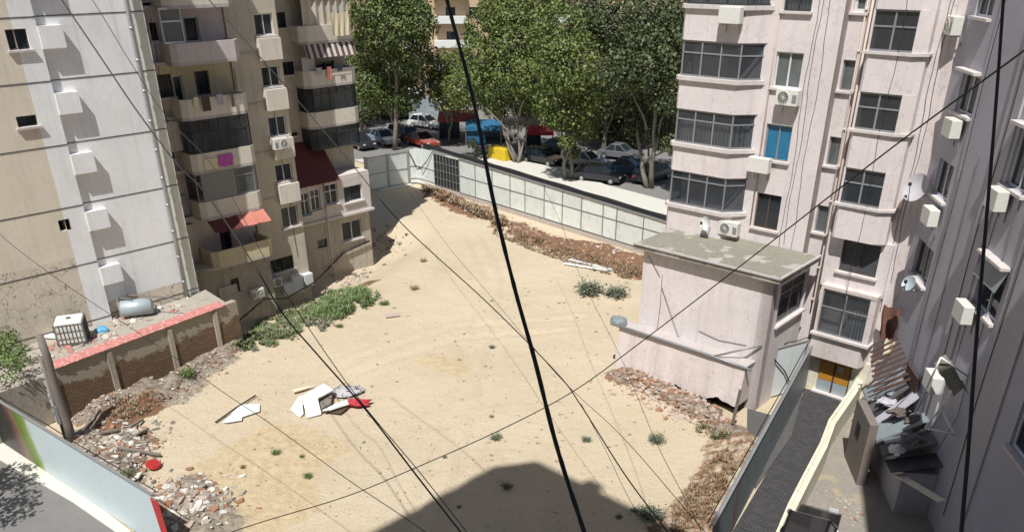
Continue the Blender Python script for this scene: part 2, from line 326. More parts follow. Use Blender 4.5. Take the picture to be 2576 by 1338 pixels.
def glazing(fr,pts,z0,z1,parent,fm='fr_g',gl='glass',step=.75,rows=(.68,),cur=None,fw=.06,name='glazed_window',inset=.05):
    q=offset(pts,inset); q2=offset(pts,inset+fw); b=MB(); p=MB(); p.open=True; qm=offset(pts,inset+fw/2); qc=offset(pts,inset+fw+.12); cm=MB(); cm.open=True
    L=lambda a,b_,t:(a[0]+(b_[0]-a[0])*t,a[1]+(b_[1]-a[1])*t)
    for i in range(len(pts)-1):
        ln=math.dist(pts[i],pts[i+1]); k=max(1,round(ln/step))
        def bar(t0,t1,za,zb,e=0):
            b.hexa([fr.w(*r,za) for r in (L(q[i],q[i+1],t0),L(q[i],q[i+1],t1),L(q2[i],q2[i+1],t1),L(q2[i],q2[i+1],t0))]+[fr.w(*r,zb) for r in (L(q[i],q[i+1],t0),L(q[i],q[i+1],t1),L(q2[i],q2[i+1],t1),L(q2[i],q2[i+1],t0))])
        bar(0,1,z0,z0+fw); bar(0,1,z1-fw,z1)
        for r in rows: zz=z0+(z1-z0)*r; bar(0,1,zz-fw*.4,zz+fw*.4)
        for j in range(k+1):
            t=j/k; hw=fw*.5/ln; za,zb=z0+fw,z1-fw; lo=max(0,t-hw);hi=min(1,t+hw)
            prev=za
            for r in list(rows)+[None]:
                if r is None: bar(lo,hi,prev,zb)
                else: zz=z0+(z1-z0)*r; bar(lo,hi,prev,zz-fw*.4); prev=zz+fw*.4
        p.face([fr.w(*qm[i],z0),fr.w(*qm[i+1],z0),fr.w(*qm[i+1],z1),fr.w(*qm[i],z1)])
        if cur:
            n=max(4,int(ln/.05))
            for j in range(n):
                t0,t1=j/n,(j+1)/n
                if rnd.random()<.04: continue
                a0=L(qc[i],qc[i+1],t0);a1=L(qc[i],qc[i+1],t1); s0=.03*math.sin(t0*ln*38);s1=.03*math.sin(t1*ln*38); zt=z0+(z1-z0)*(rows[0] if rows else 1)
                cm.face([fr.w(a0[0],a0[1]+s0,z0),fr.w(a1[0],a1[1]+s1,z0),fr.w(a1[0],a1[1]+s1,zt),fr.w(a0[0],a0[1]+s0,zt)])
    w_=b.build(name,fm,parent); p.build('pane',gl,w_)
    if not cur:
        for i in range(len(pts)-1):
            ln=math.dist(pts[i],pts[i+1]); k=max(1,round(ln/step))
            for j in range(k):
                if rnd.random()<.42:
                    t0,t1=(j+.1)/k,(j+rnd.uniform(.5,.95))/k; a0=L(qc[i],qc[i+1],t0);a1=L(qc[i],qc[i+1],t1); zt=z0+(z1-z0)*rnd.choice((.66,.95)); zb_=z0 if rnd.random()<.6 else z0+(z1-z0)*.35
                    bb=MB(); bb.open=True; n_=max(3,int(math.dist(a0,a1)/.06))
                    for m_ in range(n_):
                        x0=L(a0,a1,m_/n_);x1=L(a0,a1,(m_+1)/n_); o0=.025*math.sin(m_*1.7);o1=.025*math.sin((m_+1)*1.7)
                        bb.face([fr.w(x0[0],x0[1]+o0,zb_),fr.w(x1[0],x1[1]+o1,zb_),fr.w(x1[0],x1[1]+o1,zt),fr.w(x0[0],x0[1]+o0,zt)])
                    bb.build('curtain',rnd.choice(['cur_g','cur_g','cur_w','cur_b','beige']),w_)
    if cur: cm.build('curtain',cur,w_)
    return w_
def rect(fr,a,b_,d,zs=None):
    """opening from two picture corners: returns u0,u1,z0,z1"""
    p=fr.px(*a,d);q=fr.px(*b_,d); return [min(p[0],q[0]),max(p[0],q[0]),min(p[1],q[1]),max(p[1],q[1])]
def hole(fr,ul,lr,d):
    """opening given the picture positions of its four sides (x left,top),(x right,bottom): uses mid heights so verticals stay vertical"""
    xl,yt=ul; xr,yb=lr; ym=(yt+yb)/2
    a=fr.px(xl,ym,d)[0]; b=fr.px(xr,ym,d)[0]; xm=(xl+xr)/2
    z1=fr.px(xm,yt,d)[1]; z0=fr.px(xm,yb,d)[1]; return [min(a,b),max(a,b),z0,z1]
def ac_unit(fr,u,z,d,label,w_=.85,h=.58,t=.32,fan=True,group='air conditioner units on the walls',rot=0,col='acw'):
    """outdoor unit: casing, fan grille, bracket; u,z is the casing centre, d the wall plane"""
    o=thing('air_conditioner',fr.w(u,d,z-h/2),label,'air conditioner',group); d0=d+.1; b=MB(); b.box(fr,u-w_/2,u+w_/2,d0,d0+t,z-h/2,z+h/2); b.build('casing',col,o,bev=.02)
    g=MB(); cx=u+w_*.14; N=20; r=h*.38
    if fan:
        rim=[fr.w(cx+r*math.cos(6.283*k/N),d0+t+.012,z+r*math.sin(6.283*k/N)) for k in range(N)]; g.open=True; g.face(rim)
        g.build('fan_grille','acd',o)
        g=MB(); g.tube(rim+[rim[0]],.012,5,cap=False)
        for k in range(6): a=3.1416*k/6; g.beam(fr.w(cx+r*math.cos(a),d0+t+.018,z+r*math.sin(a)),fr.w(cx-r*math.cos(a),d0+t+.018,z-r*math.sin(a)),.012,.012)
        g.build('grille_wires',col,o)
        g=MB(); g.box(fr,u-w_*.46,u-w_*.26,d0+t+.001,d0+t+.01,z-h*.3,z+h*.2); g.build('side_cover','fr_g',o)
    k=MB()
    for s in (-.3,.3): k.box(fr,u+s*w_-.02,u+s*w_+.02,d-.01,d0+t*.9,z-h/2-.05,z-h/2-.005); k.box(fr,u+s*w_-.02,u+s*w_+.02,d-.005,d+.03,z-h/2-.35,z-h/2-.05)
    k.build('bracket','metal',o); return o
def quadwall(b,p,q,z0,z1,t=.1,m=0):
    p=np.array(p[:2]);q=np.array(q[:2]); v=(q-p)/np.linalg.norm(q-p); n=np.array([-v[1],v[0]])*t/2
    b.prism([tuple(p-n),tuple(q-n),tuple(q+n),tuple(p+n)],z0,z1,m)

# ---------------------------------------------------------------- ground
_g=np.random.RandomState(3).rand(64,64)
def vn(x,y):
    xi=np.floor(x).astype(int);yi=np.floor(y).astype(int);fx=x-xi;fy=y-yi;fx=fx*fx*(3-2*fx);fy=fy*fy*(3-2*fy)
    a=_g[xi%64,yi%64];b=_g[(xi+1)%64,yi%64];c=_g[xi%64,(yi+1)%64];d=_g[(xi+1)%64,(yi+1)%64]
    return a*(1-fx)*(1-fy)+b*fx*(1-fy)+c*(1-fx)*fy+d*fx*fy
def fbm(x,y,s,o=4):
    t=0;a=.5
    for k in range(o): t=t+a*vn(x*s+17*k,y*s+31*k); s*=2.1;a*=.5
    return t
def pdist(X,Y,poly):
    best=np.full(X.shape,1e9)
    for a,b in zip(poly[:-1],poly[1:]):
        ax,ay=a[:2];bx,by=b[:2];dx,dy=bx-ax,by-ay;t=np.clip(((X-ax)*dx+(Y-ay)*dy)/(dx*dx+dy*dy+1e-9),0,1)
        best=np.minimum(best,np.hypot(X-ax-t*dx,Y-ay-t*dy))
    return best
def gp(*pts): return [G(*p) for p in pts]
MOUNDS=[ # picture polyline on the ground, half width m, height m, red, gravel, grey rubble
 (gp((1095,478),(1160,520),(1240,548),(1330,585),(1420,612),(1520,635),(1600,655),(1625,690)),1.6,.30,.8,0,.5),
 (gp((1330,600),(1450,640),(1560,665)),1.3,.12,.8,0,.0),
 (gp((585,880),(520,912),(440,958),(390,985),(300,1010),(230,1050)),1.05,.5,.75,0,.9),
 (gp((390,1000),(345,1030),(300,1060)),1.3,.45,1.3,0,0),
 (gp((330,1100),(300,1150),(290,1200)),1.2,.30,1.0,0,.7),
 (gp((560,905),(480,960),(430,1000)),1.1,.15,.1,0,1),
 (gp((200,1110),(260,1180),(330,1250),(430,1320),(500,1370)),1.25,.35,.1,.2,1),
 (gp((470,1230),(520,1300),(560,1338)),1.0,.25,.2,.6,.9),
 (gp((1560,950),(1620,960),(1700,1005),(1780,1050),(1830,1085)),1.05,.5,.9,0,.8),
 (gp((1840,1110),(1825,1180),(1790,1240),(1740,1310),(1690,1370)),1.1,.12,.62,0,.5),
 (gp((1870,1120),(1880,1180),(1850,1240)),.9,.45,.25,0,.5),
 (gp((900,700),(860,705)),1.2,.15,.9,0,.5),
 (gp((700,1140),(640,1210),(600,1280),(560,1330)),3.0,.10,0,1.3,0),
 (gp((1095,910),(1150,930)),1.0,.02,0,1.0,0),
 (gp((600,875),(700,810),(780,765),(880,715)),1.6,.15,.3,0,.6),
 (gp((1420,745),(1560,740)),2,.1,.25,.2,0),
]
def ground_fields(X,Y):
    Z=np.zeros_like(X);Rr=np.zeros_like(X);Gv=np.zeros_like(X);Rb=np.zeros_like(X)
    wob=(fbm(X,Y,.5)-.47)*2.0+(fbm(X,Y,2.2)-.47)*.9
    for pl,wd,h,r,g,q in MOUNDS:
        d=pdist(X,Y,pl)+wob*min(1,wd*.6); k=np.clip(1-d/wd,0,1); s=k*k*(3-2*k); ks=np.clip(k*3,0,1)
        Z+=h*s*(.6+.8*fbm(X+5,Y,1.7)); Rr=np.maximum(Rr,r*ks); Gv=np.maximum(Gv,g*ks); Rb=np.maximum(Rb,q*ks)
    rough=np.clip(Rr*.6+Rb+Gv*.35,0,1.2)
    Z+=rough*(fbm(X,Y,3.5,3)-.45)*.22+((fbm(X,Y,.35)-.47)*.22+(fbm(X+9,Y,1.3,3)-.45)*.07)*np.clip(1-pdist(X,Y,[(0,28),(-2,50)])/14,0,1)
    return Z,Rr,Gv,Rb
def _side(p,q,x,y): return (q[0]-p[0])*(y-p[1])-(q[1]-p[1])*(x-p[0])
_hp,_hq,_lp,_lq=G(-60,1071),G(420,1392),G(2026,976),G(1841,1338); _cs=_side(_hp,_hq,0,40)>0; _cl=_side(_lp,_lq,0,40)>0
def in_lot(x,y,m=.12):
    a=_side(_hp,_hq,x,y)/math.dist(_hp,_hq); b=_side(_lp,_lq,x,y)/math.dist(_lp,_lq)
    return ((a>m) if _cs else (a<-m))&((b>m) if _cl else (b<-m))
def lin(a,b,s): return list(np.arange(a,b,s))
gx=np.array([-900,-300,-120,-70,-45,-35]+lin(-30,18,.22)+[18,22,28,40,70,120,300,900]); gy=np.array([-300,-60,0,8,13]+lin(16,70,.22)+[70,74,80,90,120,200,400,1500])
GX,GY=np.meshgrid(gx,gy,indexing='ij'); GZ,GR,GG,GB=ground_fields(GX,GY)
inlot=((GX>-26)&(GX<13.4)&(GY>18)&(GY<69))&in_lot(GX,GY,.2); _fd=pdist(GX,GY,[(-18.2,40.6),(-13.7,45.3),(-12.3,48.9),(-9.4,55.8)]); _k=np.clip(1-_fd/5.2,0,1)   # the ground falls away towards the old block
for _tk in (gp((1030,1338),(1120,1090),(1190,860),(1230,700),(1180,590)),gp((1120,1338),(1190,1090),(1245,860),(1275,700),(1215,590)),gp((700,1020),(900,900),(1150,820),(1450,800)),gp((690,1060),(910,930),(1160,850),(1450,830))):
    _d=pdist(GX,GY,_tk)+(fbm(GX,GY,.6)-.47)*.5; GZ=GZ-.06*np.exp(-(_d/.22)**2)+.03*np.exp(-((_d-.45)/.18)**2)
GZ=np.where(inlot,GZ-1.75*_k*_k*(3-2*_k),0)-.02
def ground_z(x,y):
    i=min(max(np.searchsorted(gx,x)-1,0),len(gx)-2); j=min(max(np.searchsorted(gy,y)-1,0),len(gy)-2)
    return float(GZ[i:i+2,j:j+2].mean())
def GND(x,y):
    z=0.
    for _ in range(10): g=G(x,y,z); z=.5*z+.5*ground_z(g[0],g[1])
    return (g[0],g[1],z)
nx,ny=GX.shape; me=bpy.data.meshes.new('ground')
V=np.stack([GX,GY,GZ],-1).reshape(-1,3); I=np.arange(nx*ny).reshape(nx,ny)
Q=np.stack([I[:-1,:-1],I[1:,:-1],I[1:,1:],I[:-1,1:]],-1).reshape(-1,4)
me.from_pydata(V.tolist(),[],Q.tolist()); me.update(); me.polygons.foreach_set('use_smooth',[True]*len(me.polygons))
at=me.attributes.new('zone','FLOAT_COLOR','POINT'); at.data.foreach_set('color',np.stack([GR,GG,GB,np.ones_like(GR)],-1).astype('f').ravel())
m,n,l,p=newmat('sandy_ground'); v=coords(n,l); a=n.new('ShaderNodeAttribute'); a.attribute_name='zone'; sp=n.new('ShaderNodeSeparateColor'); l.new(a.outputs['Color'],sp.inputs[0])
sand=mix(n,l,ramp(n,l,noise(n,l,v,.16,5),[(.35,g3(0)),(.7,g3(1))]),(.515,.43,.305),(.575,.485,.355))
sand=mix(n,l,ramp(n,l,noise(n,l,v,.5,6,.7),[(.55,g3(0)),(.75,g3(.45))]),sand,(.43,.34,.215))
sand=mix(n,l,ramp(n,l,noise(n,l,v,14,4,.7),[(.32,g3(.6)),(.47,g3(0))]),sand,(.37,.285,.18))
sand=mix(n,l,ramp(n,l,noise(n,l,v,3.1,7,.8),[(.63,g3(0)),(.70,g3(.7))]),sand,(.27,.19,.125))
gr=mix(n,l,ramp(n,l,noise(n,l,v,3.2,5,.7),[(.4,g3(0)),(.6,g3(1))]),(.56,.45,.275),(.44,.335,.20))
rd=mix(n,l,ramp(n,l,noise(n,l,v,2.5,7,.75),[(.35,g3(0)),(.62,g3(1))]),(.25,.13,.07),(.15,.088,.058))
rb=mix(n,l,ramp(n,l,noise(n,l,v,4.5,6,.75),[(.38,g3(0)),(.6,g3(1))]),(.13,.10,.08),(.36,.32,.26))
def msk(out,k,det=2.2):
    q=n.new('ShaderNodeMath'); q.operation='MULTIPLY_ADD'; q.inputs[1].default_value=1.; l.new(out,q.inputs[0]); l.new(_scale(n,l,noise(n,l,v,det,7,.78),1.7),q.inputs[2])
    return ramp(n,l,_scale(n,l,q.outputs[0],.5),[(k,g3(0)),(k+.12,g3(1))])
c=mix(n,l,_scale(n,l,msk(sp.outputs[1],.70),.7),sand,gr); c=mix(n,l,msk(sp.outputs[0],.66),c,rd); c=mix(n,l,_scale(n,l,msk(sp.outputs[2],.70,3.3),.85),c,rb)
l.new(c,p.inputs['Base Color']); p.inputs['Roughness'].default_value=1; p.inputs['Specular IOR Level'].default_value=.1
hh=n.new('ShaderNodeMath'); hh.operation='ADD'; l.new(noise(n,l,v,9,6,.75),hh.inputs[0]); l.new(_scale(n,l,noise(n,l,v,1.8,3),1.2),hh.inputs[1]); bump(n,l,p,hh.outputs[0],.8,.08)
me.materials.append(m); go=bpy.data.objects.new('ground',me); C.objects.link(go); struct(go)
def sheet(name,poly,z,mat,th=.0):
    b=MB(); b.open=True
    if th: b.prism([q[:2] for q in poly],z-th,z)
    else: b.face([(q[0],q[1],z) for q in poly])
    return struct(b.build(name,mat))
# street beyond the hoarding, pavement strip, lane and yard on the right, pavement by the left hoarding
fa,fb=np.array(G(1078,470)[:2]),np.array(G(1622,640)[:2]); fu=(fb-fa)/np.linalg.norm(fb-fa); fn=np.array([-fu[1],fu[0]])
if fn[1]<0: fn=-fn
L2=lambda t,o:tuple(fa+fu*t+fn*o)
sheet('street',[L2(-60,.6),L2(60,.6),L2(60,60),L2(-60,60)],.004,'street')
sheet('pavement',[L2(-13,.7),L2(60,.7),L2(60,11.2),L2(40,10.6),L2(10,11.5),L2(2,13.5),L2(-4,15)],.12,'walk',.11)
sheet('pavement',[G(0,1100),G(205,1232),G(330,1338),G(420,1450),(-14,10,0),(-34,12,0),(-34,36,0)],.006,M['street'])
sheet('kerb',[G(-60,1118),G(0,1158),G(180,1262),G(300,1345),G(330,1338),G(200,1233),G(0,1108),G(-60,1071)],.05,'walk',.05)
la=[G(2024,976),G(1986,1092),G(1841,1338),G(1700,1560)]; lb=[G(1965+40,1500),G(1975,1338),G(2060,1165),G(2105,1075),G(2150,1008)]
M['paver']=brick('dark_pavers',R(33),(.056,.053,.056),(.085,.082,.084),(.03,.029,.028),1,.22,.11,None,.012)
m=M['paver']; # pavers lie flat: use x,y
for nd in m.node_tree.nodes:
    if nd.type=='COMBXYZ':
        sx=[k for k in m.node_tree.nodes if k.type=='SEPXYZ'][0]; m.node_tree.links.new(sx.outputs[1],nd.inputs[1])
sheet('lane_paving',la+lb,.006,'paver')
sheet('yard',lb+[(19,32,0),(22,20,0)],.004,'yardc')
sheet('side_court',[G(1880,1030),G(1960,1052),G(2020,985),G(1990,1100),G(1900,1230),G(1878,1130)],.06,M['asphalt'],.05)
# ---------------------------------------------------------------- left apartment block
C1=G(520,830)[:2]; LF=Fr(C1,43.66,1)
LB=thing('apartment_block',(C1[0]-4,C1[1]+6,0),'cream and white concrete apartment block with stacked balconies, left of the sandy lot','building')
LZ=[15.37,12.93,10.36,7.73,5.1,2.4]; TOP=22.
fin=np.mean([LF.px(*Z1(*q),.38)[0] for q in ((205,10),(250,190),(300,365),(380,660),(435,825),(515,1100))]+[LF.px(*ZA(720,190),.38)[0]])
pipe_u=np.mean([LF.px(*q,.15)[0] for q in ((316,0),(362,250),(400,430),(452,700))])
crm=np.mean([LF.px(*Z1(*q),.38)[0] for q in ((110,360),(250,780),(390,1240))])
hs=[hole(LF,Z1(50,210),Z1(205,360),.38),hole(LF,Z1(120,830),Z1(270,910),.38),hole(LF,(148,552),(178,580),.38)]
h1=[hs[0],hs[1]]
wall(LF,-16,crm,5.5,TOP,.38,[[h[0],min(h[1],crm),h[2],h[3]] for h in hs[1:2]]+[hs[2]]+[[h[0],min(h[1],crm),h[2],h[3]] for h in hs[:1] if h[0]<crm],'gable_cream',LB); wall(LF,-16,crm,0,5.5,.38,[],'gable_crack',LB)
wall(LF,crm,fin,0,TOP,.381,[[max(h[0],crm),h[1],h[2],h[3]] for h in hs if h[1]>crm],'gable',LB)
wall(LF,fin,pipe_u,3.0,TOP,.15,[],'gable',LB); wall(LF,fin,pipe_u,0,3.0,.15,[],'gable_crack',LB)
wall(LF,pipe_u,0,-2.3,TOP,0,[],'corner',LB)
for h in hs[:2]: window(LF,h,.38,LB,'fr_d','glass',1,(),'trimw')
b=MB()
for z in LZ:
    for a,c_,d in ((-16,fin,.382),(fin,pipe_u,.151),(pipe_u,0,.001)): b.box(LF,a,c_,d,d+.012,z-.022,z+.022)
b.build('panel_joint','acd',LB)
b=MB(); b.prism([LF.w(-16,-.62,0)[:2],LF.w(0,-.62,0)[:2],LF.w(0,-12,0)[:2],LF.w(-16,-12,0)[:2]],0,TOP); b.build('wall','beige',LB)
b=MB(); b.box(LF,-16.2,.12,-12.2,.55,TOP+.01,TOP+.25); b.build('roof','trim',LB)
for k,zt in enumerate([LF.px(*Z1(260,190),.38)[1],LF.px(*Z1(390,672),.38)[1],LF.px(*Z1(520,1108),.38)[1],LF.px(226,532,.38)[1],LF.px(275,668,.38)[1],LF.px(95,0,.38)[1]+1.3]):
    b=MB(); b.box(LF,fin+.002,fin+.95,.152,.44,zt-.86,zt); b.build('wall_box','gable',LB)
b=MB(); b.tube([LF.w(pipe_u+.02,.30,z) for z in (2.2,6,10,14,TOP)],.085,10)
for z in np.arange(3,19,1.3): b.tube([LF.w(pipe_u+.02,.30,z),LF.w(pipe_u+.02,.30,z+.09)],.105,10)
b.build('drainpipe','metal',LB,True)
b=MB(); b.tube([LF.w(pipe_u+.02,.30,2.2),LF.w(pipe_u+.1,.45,1.7),LF.w(pipe_u+.5,.9,1.2),LF.w(pipe_u+.7,1.2,.1)],.09,10); b.build('drainpipe','metal',LB,True)
# --- middle part: balcony stack
def bayb(fr,u0,u1,dw,do,ch): return [(u0,dw),(u0,do-ch*.6),(u0+ch,do),(u1-ch,do),(u1,do-ch*.6),(u1,dw)]
D2,D2w=-2.4,-3.7
e0=LF.px(435,174,D2)[0]; e1=LF.px(590,145,D2)[0]; 
ub0=np.mean([LF.px(*q,D2)[0] for q in ((435,170),(465,300),(492,440))]); ub1=np.mean([LF.px(*q,D2)[0] for q in ((597,150),(615,255),(634,380))])+.25
um1=np.mean([LF.px(*q,-3.5)[0] for q in ((705,160),(722,290),(735,400),(745,520))])
zb=[LF.px(*q,D2)[1] for q in ((510,162),(540,297),(565,428),(0,0),(620,655))]; zb[3]=(zb[2]+zb[4])/2+.1
zb=[12.66,10.12,7.52,4.95,2.35] if not all(abs(a-b)<.6 for a,b in zip(zb,[12.66,10.12,7.52,4.95,2.35])) else zb
wallmat=['pinkwall','yelwall','beige','beige','beige']
FLR=[22.,17.8,15.3]+[z+.12 for z in zb]
# back walls of the loggias, one per storey
holes2=[[],[],[]]
def addbw(z0,z1,mat,hl,curl=None):
    wall(LF,.02,ub1-.02,z0,z1,D2w,[q[0] for q in hl],mat,LB)
    for q in hl: window(LF,q[0],D2w,LB,q[1],'glass',q[2],q[3],'trimw',q[4] if len(q)>4 else None)
def fitz(h,z0,z1): h=list(h); h[2]=max(h[2],z0+.1); h[3]=min(h[3],z1-.15); return h
z0,z1=zb[0]+.15,zb[0]+2.68; h=fitz(hole(LF,Z2(272,130),Z2(380,322),D2w),z0,z1); ha=fitz(hole(LF,Z2(5,165),Z2(78,320),D2w),z0,z1)
addbw(z0,z1,'pinkwall',[(h,'fr_w',1,(),'cur_g'),(ha,'fr_w',1,())])
z0,z1=zb[1]+.15,zb[0]; h=fitz(hole(LF,Z2(352,540),Z2(460,725),D2w),z0,z1); hb=fitz(hole(LF,Z2(190,575),Z2(262,775),D2w),z0,z1); hc=fitz(hole(LF,Z2(70,565),Z2(180,745),D2w),z0,z1)
addbw(z0,z1,'yelwall',[(h,'fr_d',1,()),(hb,'fr_w',1,()),(hc,'fr_b',2,())])
z0,z1=zb[2]+.15,zb[1]; addbw(z0,z1,'beige2',[([ub0-1.5,ub0-.3,z0+.6,z1-.4],'fr_d',2,())])
z0,z1=zb[3]+.15,zb[2]; addbw(z0,z1,'beige',[([ub0-1.6,ub0-.4,z0+.5,z1-.4],'fr_d',2,())])
z0,z1=zb[4]+.15,zb[3]; addbw(z0,z1,'pinkwall',[([ub0+1.4,ub0+2.1,z0+.1,z1-.6],'fr_b',1,())])
addbw(zb[0]+2.8,TOP,'pinkwall',[])
for i,z in enumerate([TOP-.4,17.75,15.25]+zb[:]):
    pts=bayb(LF,ub0,ub1,D2w,D2,.3)
    if i<7: slab(LF,[(.02,D2w-.02),(.02,D2-.9)]+[(ub0,D2-.9)]+pts[1:],z,z+.149,'trim',LB)
    else:
        pts=bayb(LF,ub0,ub1,D2w,D2+.35,.3); slab(LF,[(.02,D2w-.02),(ub0-.4,D2+.2)]+pts[2:],z,z+.149,'beige',LB)
    if i==0: continue
    mt={4:'parapet',3:'pinkwall'}.get(i,'parapet')
    if i==7: mt='yelpar'
    band(LF,pts,z+.15,z+(1.02 if i<6 else 1.0),.12,mt,LB)
# enclosed balcony with dark panes, storey below the open ones
P2=bayb(LF,ub0,ub1,D2w,D2,.3)
glazing(LF,P2[1:5],zb[2]+1.03,zb[1]-.01,LB,'fr_d','glass',.55,(.6,),'cur_g')
# big grey blind on the storey below
b=MB(); P2i=offset(P2,.06); 
b.box(LF,ub0+.35,ub0+(ub1-ub0)*.62,D2-.12,D2-.07,zb[3]+1.0,zb[2]-.02); b.build('roller_blind','shut',LB)
glazing(LF,[(ub0+(ub1-ub0)*.64,D2-.03),(ub1-.3,D2-.03),(ub1,D2-.2)],zb[3]+1.03,zb[2]-.01,LB,'fr_g','glass_l',1.0,(.7,),None)
glazing(LF,P2[0:3],zb[3]+1.03,zb[2]-.01,LB,'fr_g','glass',.9,(.7,),None)
# white framed glazed corner on the top open balcony
w0=hole(LF,Z2(100,75),Z2(262,362),D2); glazing(LF,[(w0[0],D2-.02),(w0[1],D2-.02)],zb[0]+1.03,zb[0]+2.62,LB,'fr_w','glass_l',1.3,(.62,),None,.09)
# left recess beside the gable corner, dark opening boxes
b=MB(); b.box(LF,.03,ub0-.05,D2w+.02,D2w+.2,zb[4]+.2,zb[3]-.3); b.build('shutter_panel','beige',LB)
b=MB(); b.box(LF,.1,ub0-.15,D2w+.02,D2w+.18,zb[3]+.2,zb[3]+1.3); b.build('shutter_panel','fr_g',LB)
# rubbly dark patch under second balcony: small masonry infill
b=MB(); b.box(LF,.05,ub0-.02,D2w+.01,D2-.7,zb[2]+1.2,zb[1]-.02); b.build('wall','beige2',LB)
# base wall
DG=D2-.3
g=[hole(LF,Z3(540,850),Z3(597,945),DG)]
gd=hole(LF,Z3(470,900),Z3(560,1160),DG)
wall(LF,.02,ub1+.0,-2.3,zb[4],DG,[g[0]],'beige2',LB,room=.6); window(LF,g[0],DG,LB,'fr_b','glass_l',2,(),'trim')
b=MB(); b.box(LF,gd[0],gd[1]+.35,DG+.01,DG+.08,gd[2],gd[3]); b.build('door','beige',LB); 
# awning over the lowest balcony
b=MB(); a0,a1=ub0+.2,ub1-.1
for i in range(8):
    ua,ub=a0+(a1-a0)*i/8,a0+(a1-a0)*(i+1)/8; s=.05*(i%2)
    b.hexa([LF.w(ua,D2,zb[3]-.02-s),LF.w(ub,D2,zb[3]-.07+s),LF.w(ub,D2+.75,zb[3]-.55),LF.w(ua,D2+.75,zb[3]-.5-s)]+[LF.w(ua,D2,zb[3]-.0-s),LF.w(ub,D2,zb[3]-.05+s),LF.w(ub,D2+.75,zb[3]-.53),LF.w(ua,D2+.75,zb[3]-.48-s)],0 if i<4 else 1)
o=b.build('awning',['redtin','salmon'],LB)
# --- window column between the stacks
D3=-3.6; um0=ub1+.02
mh=[hole(LF,Z2(792,105),Z2(925,272),D3),hole(LF,Z2(852,505),Z2(985,660),D3),hole(LF,Z2(908,885),Z2(1042,1035),D3),hole(LF,Z3(835,95),Z3(950,210),D3),hole(LF,Z3(890,372),Z3(1003,508),D3),hole(LF,Z3(775,718),Z3(955,808),D3)]
wu0=np.mean([h[0] for h in mh[:5]]); wu1=np.mean([h[1] for h in mh[:5]]); 
for h in mh[:5]: h[0],h[1]=wu0,wu1
mh[5][1]=min(mh[5][1],wu1); um1=wu1+.25
wall(LF,um0,um1,-2.3,TOP,D3,mh,'beige',LB)
for i,h in enumerate(mh): window(LF,h,D3,LB,'fr_w' if i!=5 else 'fr_b','glass',2 if i!=5 else 3,(),'trimw',['cur_g',None,'cur_w','cur_g','cur_g',None][i])
for i,h in enumerate(mh[:4]):
    b=MB(); zlo=h[2]-1.22; b.box(LF,wu0-.1,wu1+.12,D3+.001,D3+.36,zlo,h[2]-.12); b.build('parapet','parapet',LB)
for z in LZ[1:5]:
    b=MB(); b.box(LF,um0,um1+.02,D3+.002,D3+.05,z-.1,z); b.build('ledge','trim',LB)
# side strip with small windows stepping back
D4=-4.0; u40,u41=um1+.01,0
uR0=np.mean([LF.px(*q,-6.0)[0] for q in ((762,125),(774,240),(785,352))]); uR1=np.mean([LF.px(*q,-6.0)[0] for q in ((888,110),(903,210),(915,330))])
sh=[hole(LF,Z2(955,95),Z2(1040,215),-7.2),hole(LF,Z2(1008,472),Z2(1105,572),-7.2),hole(LF,Z2(1075,940),Z2(1125,1035),-7.2)]
sh=[h for h in sh if h[1]<uR0+1.2]
D5w=-7.2
def lg(z0,z1,hl,mat='beige'): 
    wall(LF,um1-1.5,uR1,z0,z1,D5w,[q[0] for q in hl],mat,LB)
    for q in hl: window(LF,q[0],D5w,LB,q[1],'glass',q[2],q[3] if len(q)>3 else (),'trimw')
R3=[15.35,12.83,10.33,7.93,5.75]
hw=hole(LF,Z2(1272,468),Z2(1408,570),D5w); hd=hole(LF,Z2(1062,15),Z2(1140,235),D5w)
allh=[(h,'fr_d',2) for h in sh]
z=[TOP,R3[0],R3[1],R3[2],R3[3],-2.3]
for k in range(5):
    zl,zh=z[k+1],z[k]; hl=[]
    for q in [(h,'fr_d',2) for h in sh]+[(hw,'fr_d',2)]:
        zc=(q[0][2]+q[0][3])/2
        if zl<zc<zh: hh_=list(q[0]); hh_[2]=max(hh_[2],zl+.2); hh_[3]=min(hh_[3],zh-.2); hl.append((hh_,*q[1:]))
    lg(zl,zh,hl,'beige' if k<4 else 'beige2')
b=MB(); b.prism([LF.w(-.5,-8.2,0)[:2],LF.w(uR1+.01,-8.2,0)[:2],LF.w(uR1+.01,-13,0)[:2],LF.w(-.5,-13,0)[:2]],0,TOP); b.build('wall','beige',LB)
b=MB(); b.prism([LF.w(.02,-4.7,0)[:2],LF.w(um1,-4.7,0)[:2],LF.w(um1,-13,0)[:2],LF.w(.02,-13,0)[:2]],0,TOP); b.build('wall','beige',LB)
b=MB(); b.prism([LF.w(-.02,-2.2,0)[:2],LF.w(ub1+.1,-2.3,0)[:2],LF.w(ub1+.1,-3.5,0)[:2],LF.w(um1+.1,-3.5,0)[:2],LF.w(um1+.15,-6.0,0)[:2],LF.w(uR1+.2,-6.0,0)[:2],LF.w(uR1+.2,-13.1,0)[:2],LF.w(-.02,-13.1,0)[:2]],TOP+.0,TOP+.22); b.build('roof','trim',LB)
D5=-6.0; P3=lambda: bayb(LF,uR0,uR1,D5w,D5,.45)
RP=[(17.9,None),(15.35,None),(12.83,'awn'),(10.33,'gl'),(7.93,'gl2')]
for i,(zz,kind) in enumerate(RP):
    slab(LF,P3(),zz,zz+.14,'trim',LB); band(LF,P3(),zz+.141,zz+1.0,.12,'parapet',LB)
glazing(LF,P3()[0:6],R3[2]-.01-1.36,R3[2]-.01,LB,'fr_d','glass',.6,(.72,),'cur_g')
glazing(LF,P3()[0:6],R3[3]-1.3,R3[3]-.01,LB,'fr_d','glass',.7,(.7,),'cur_g')
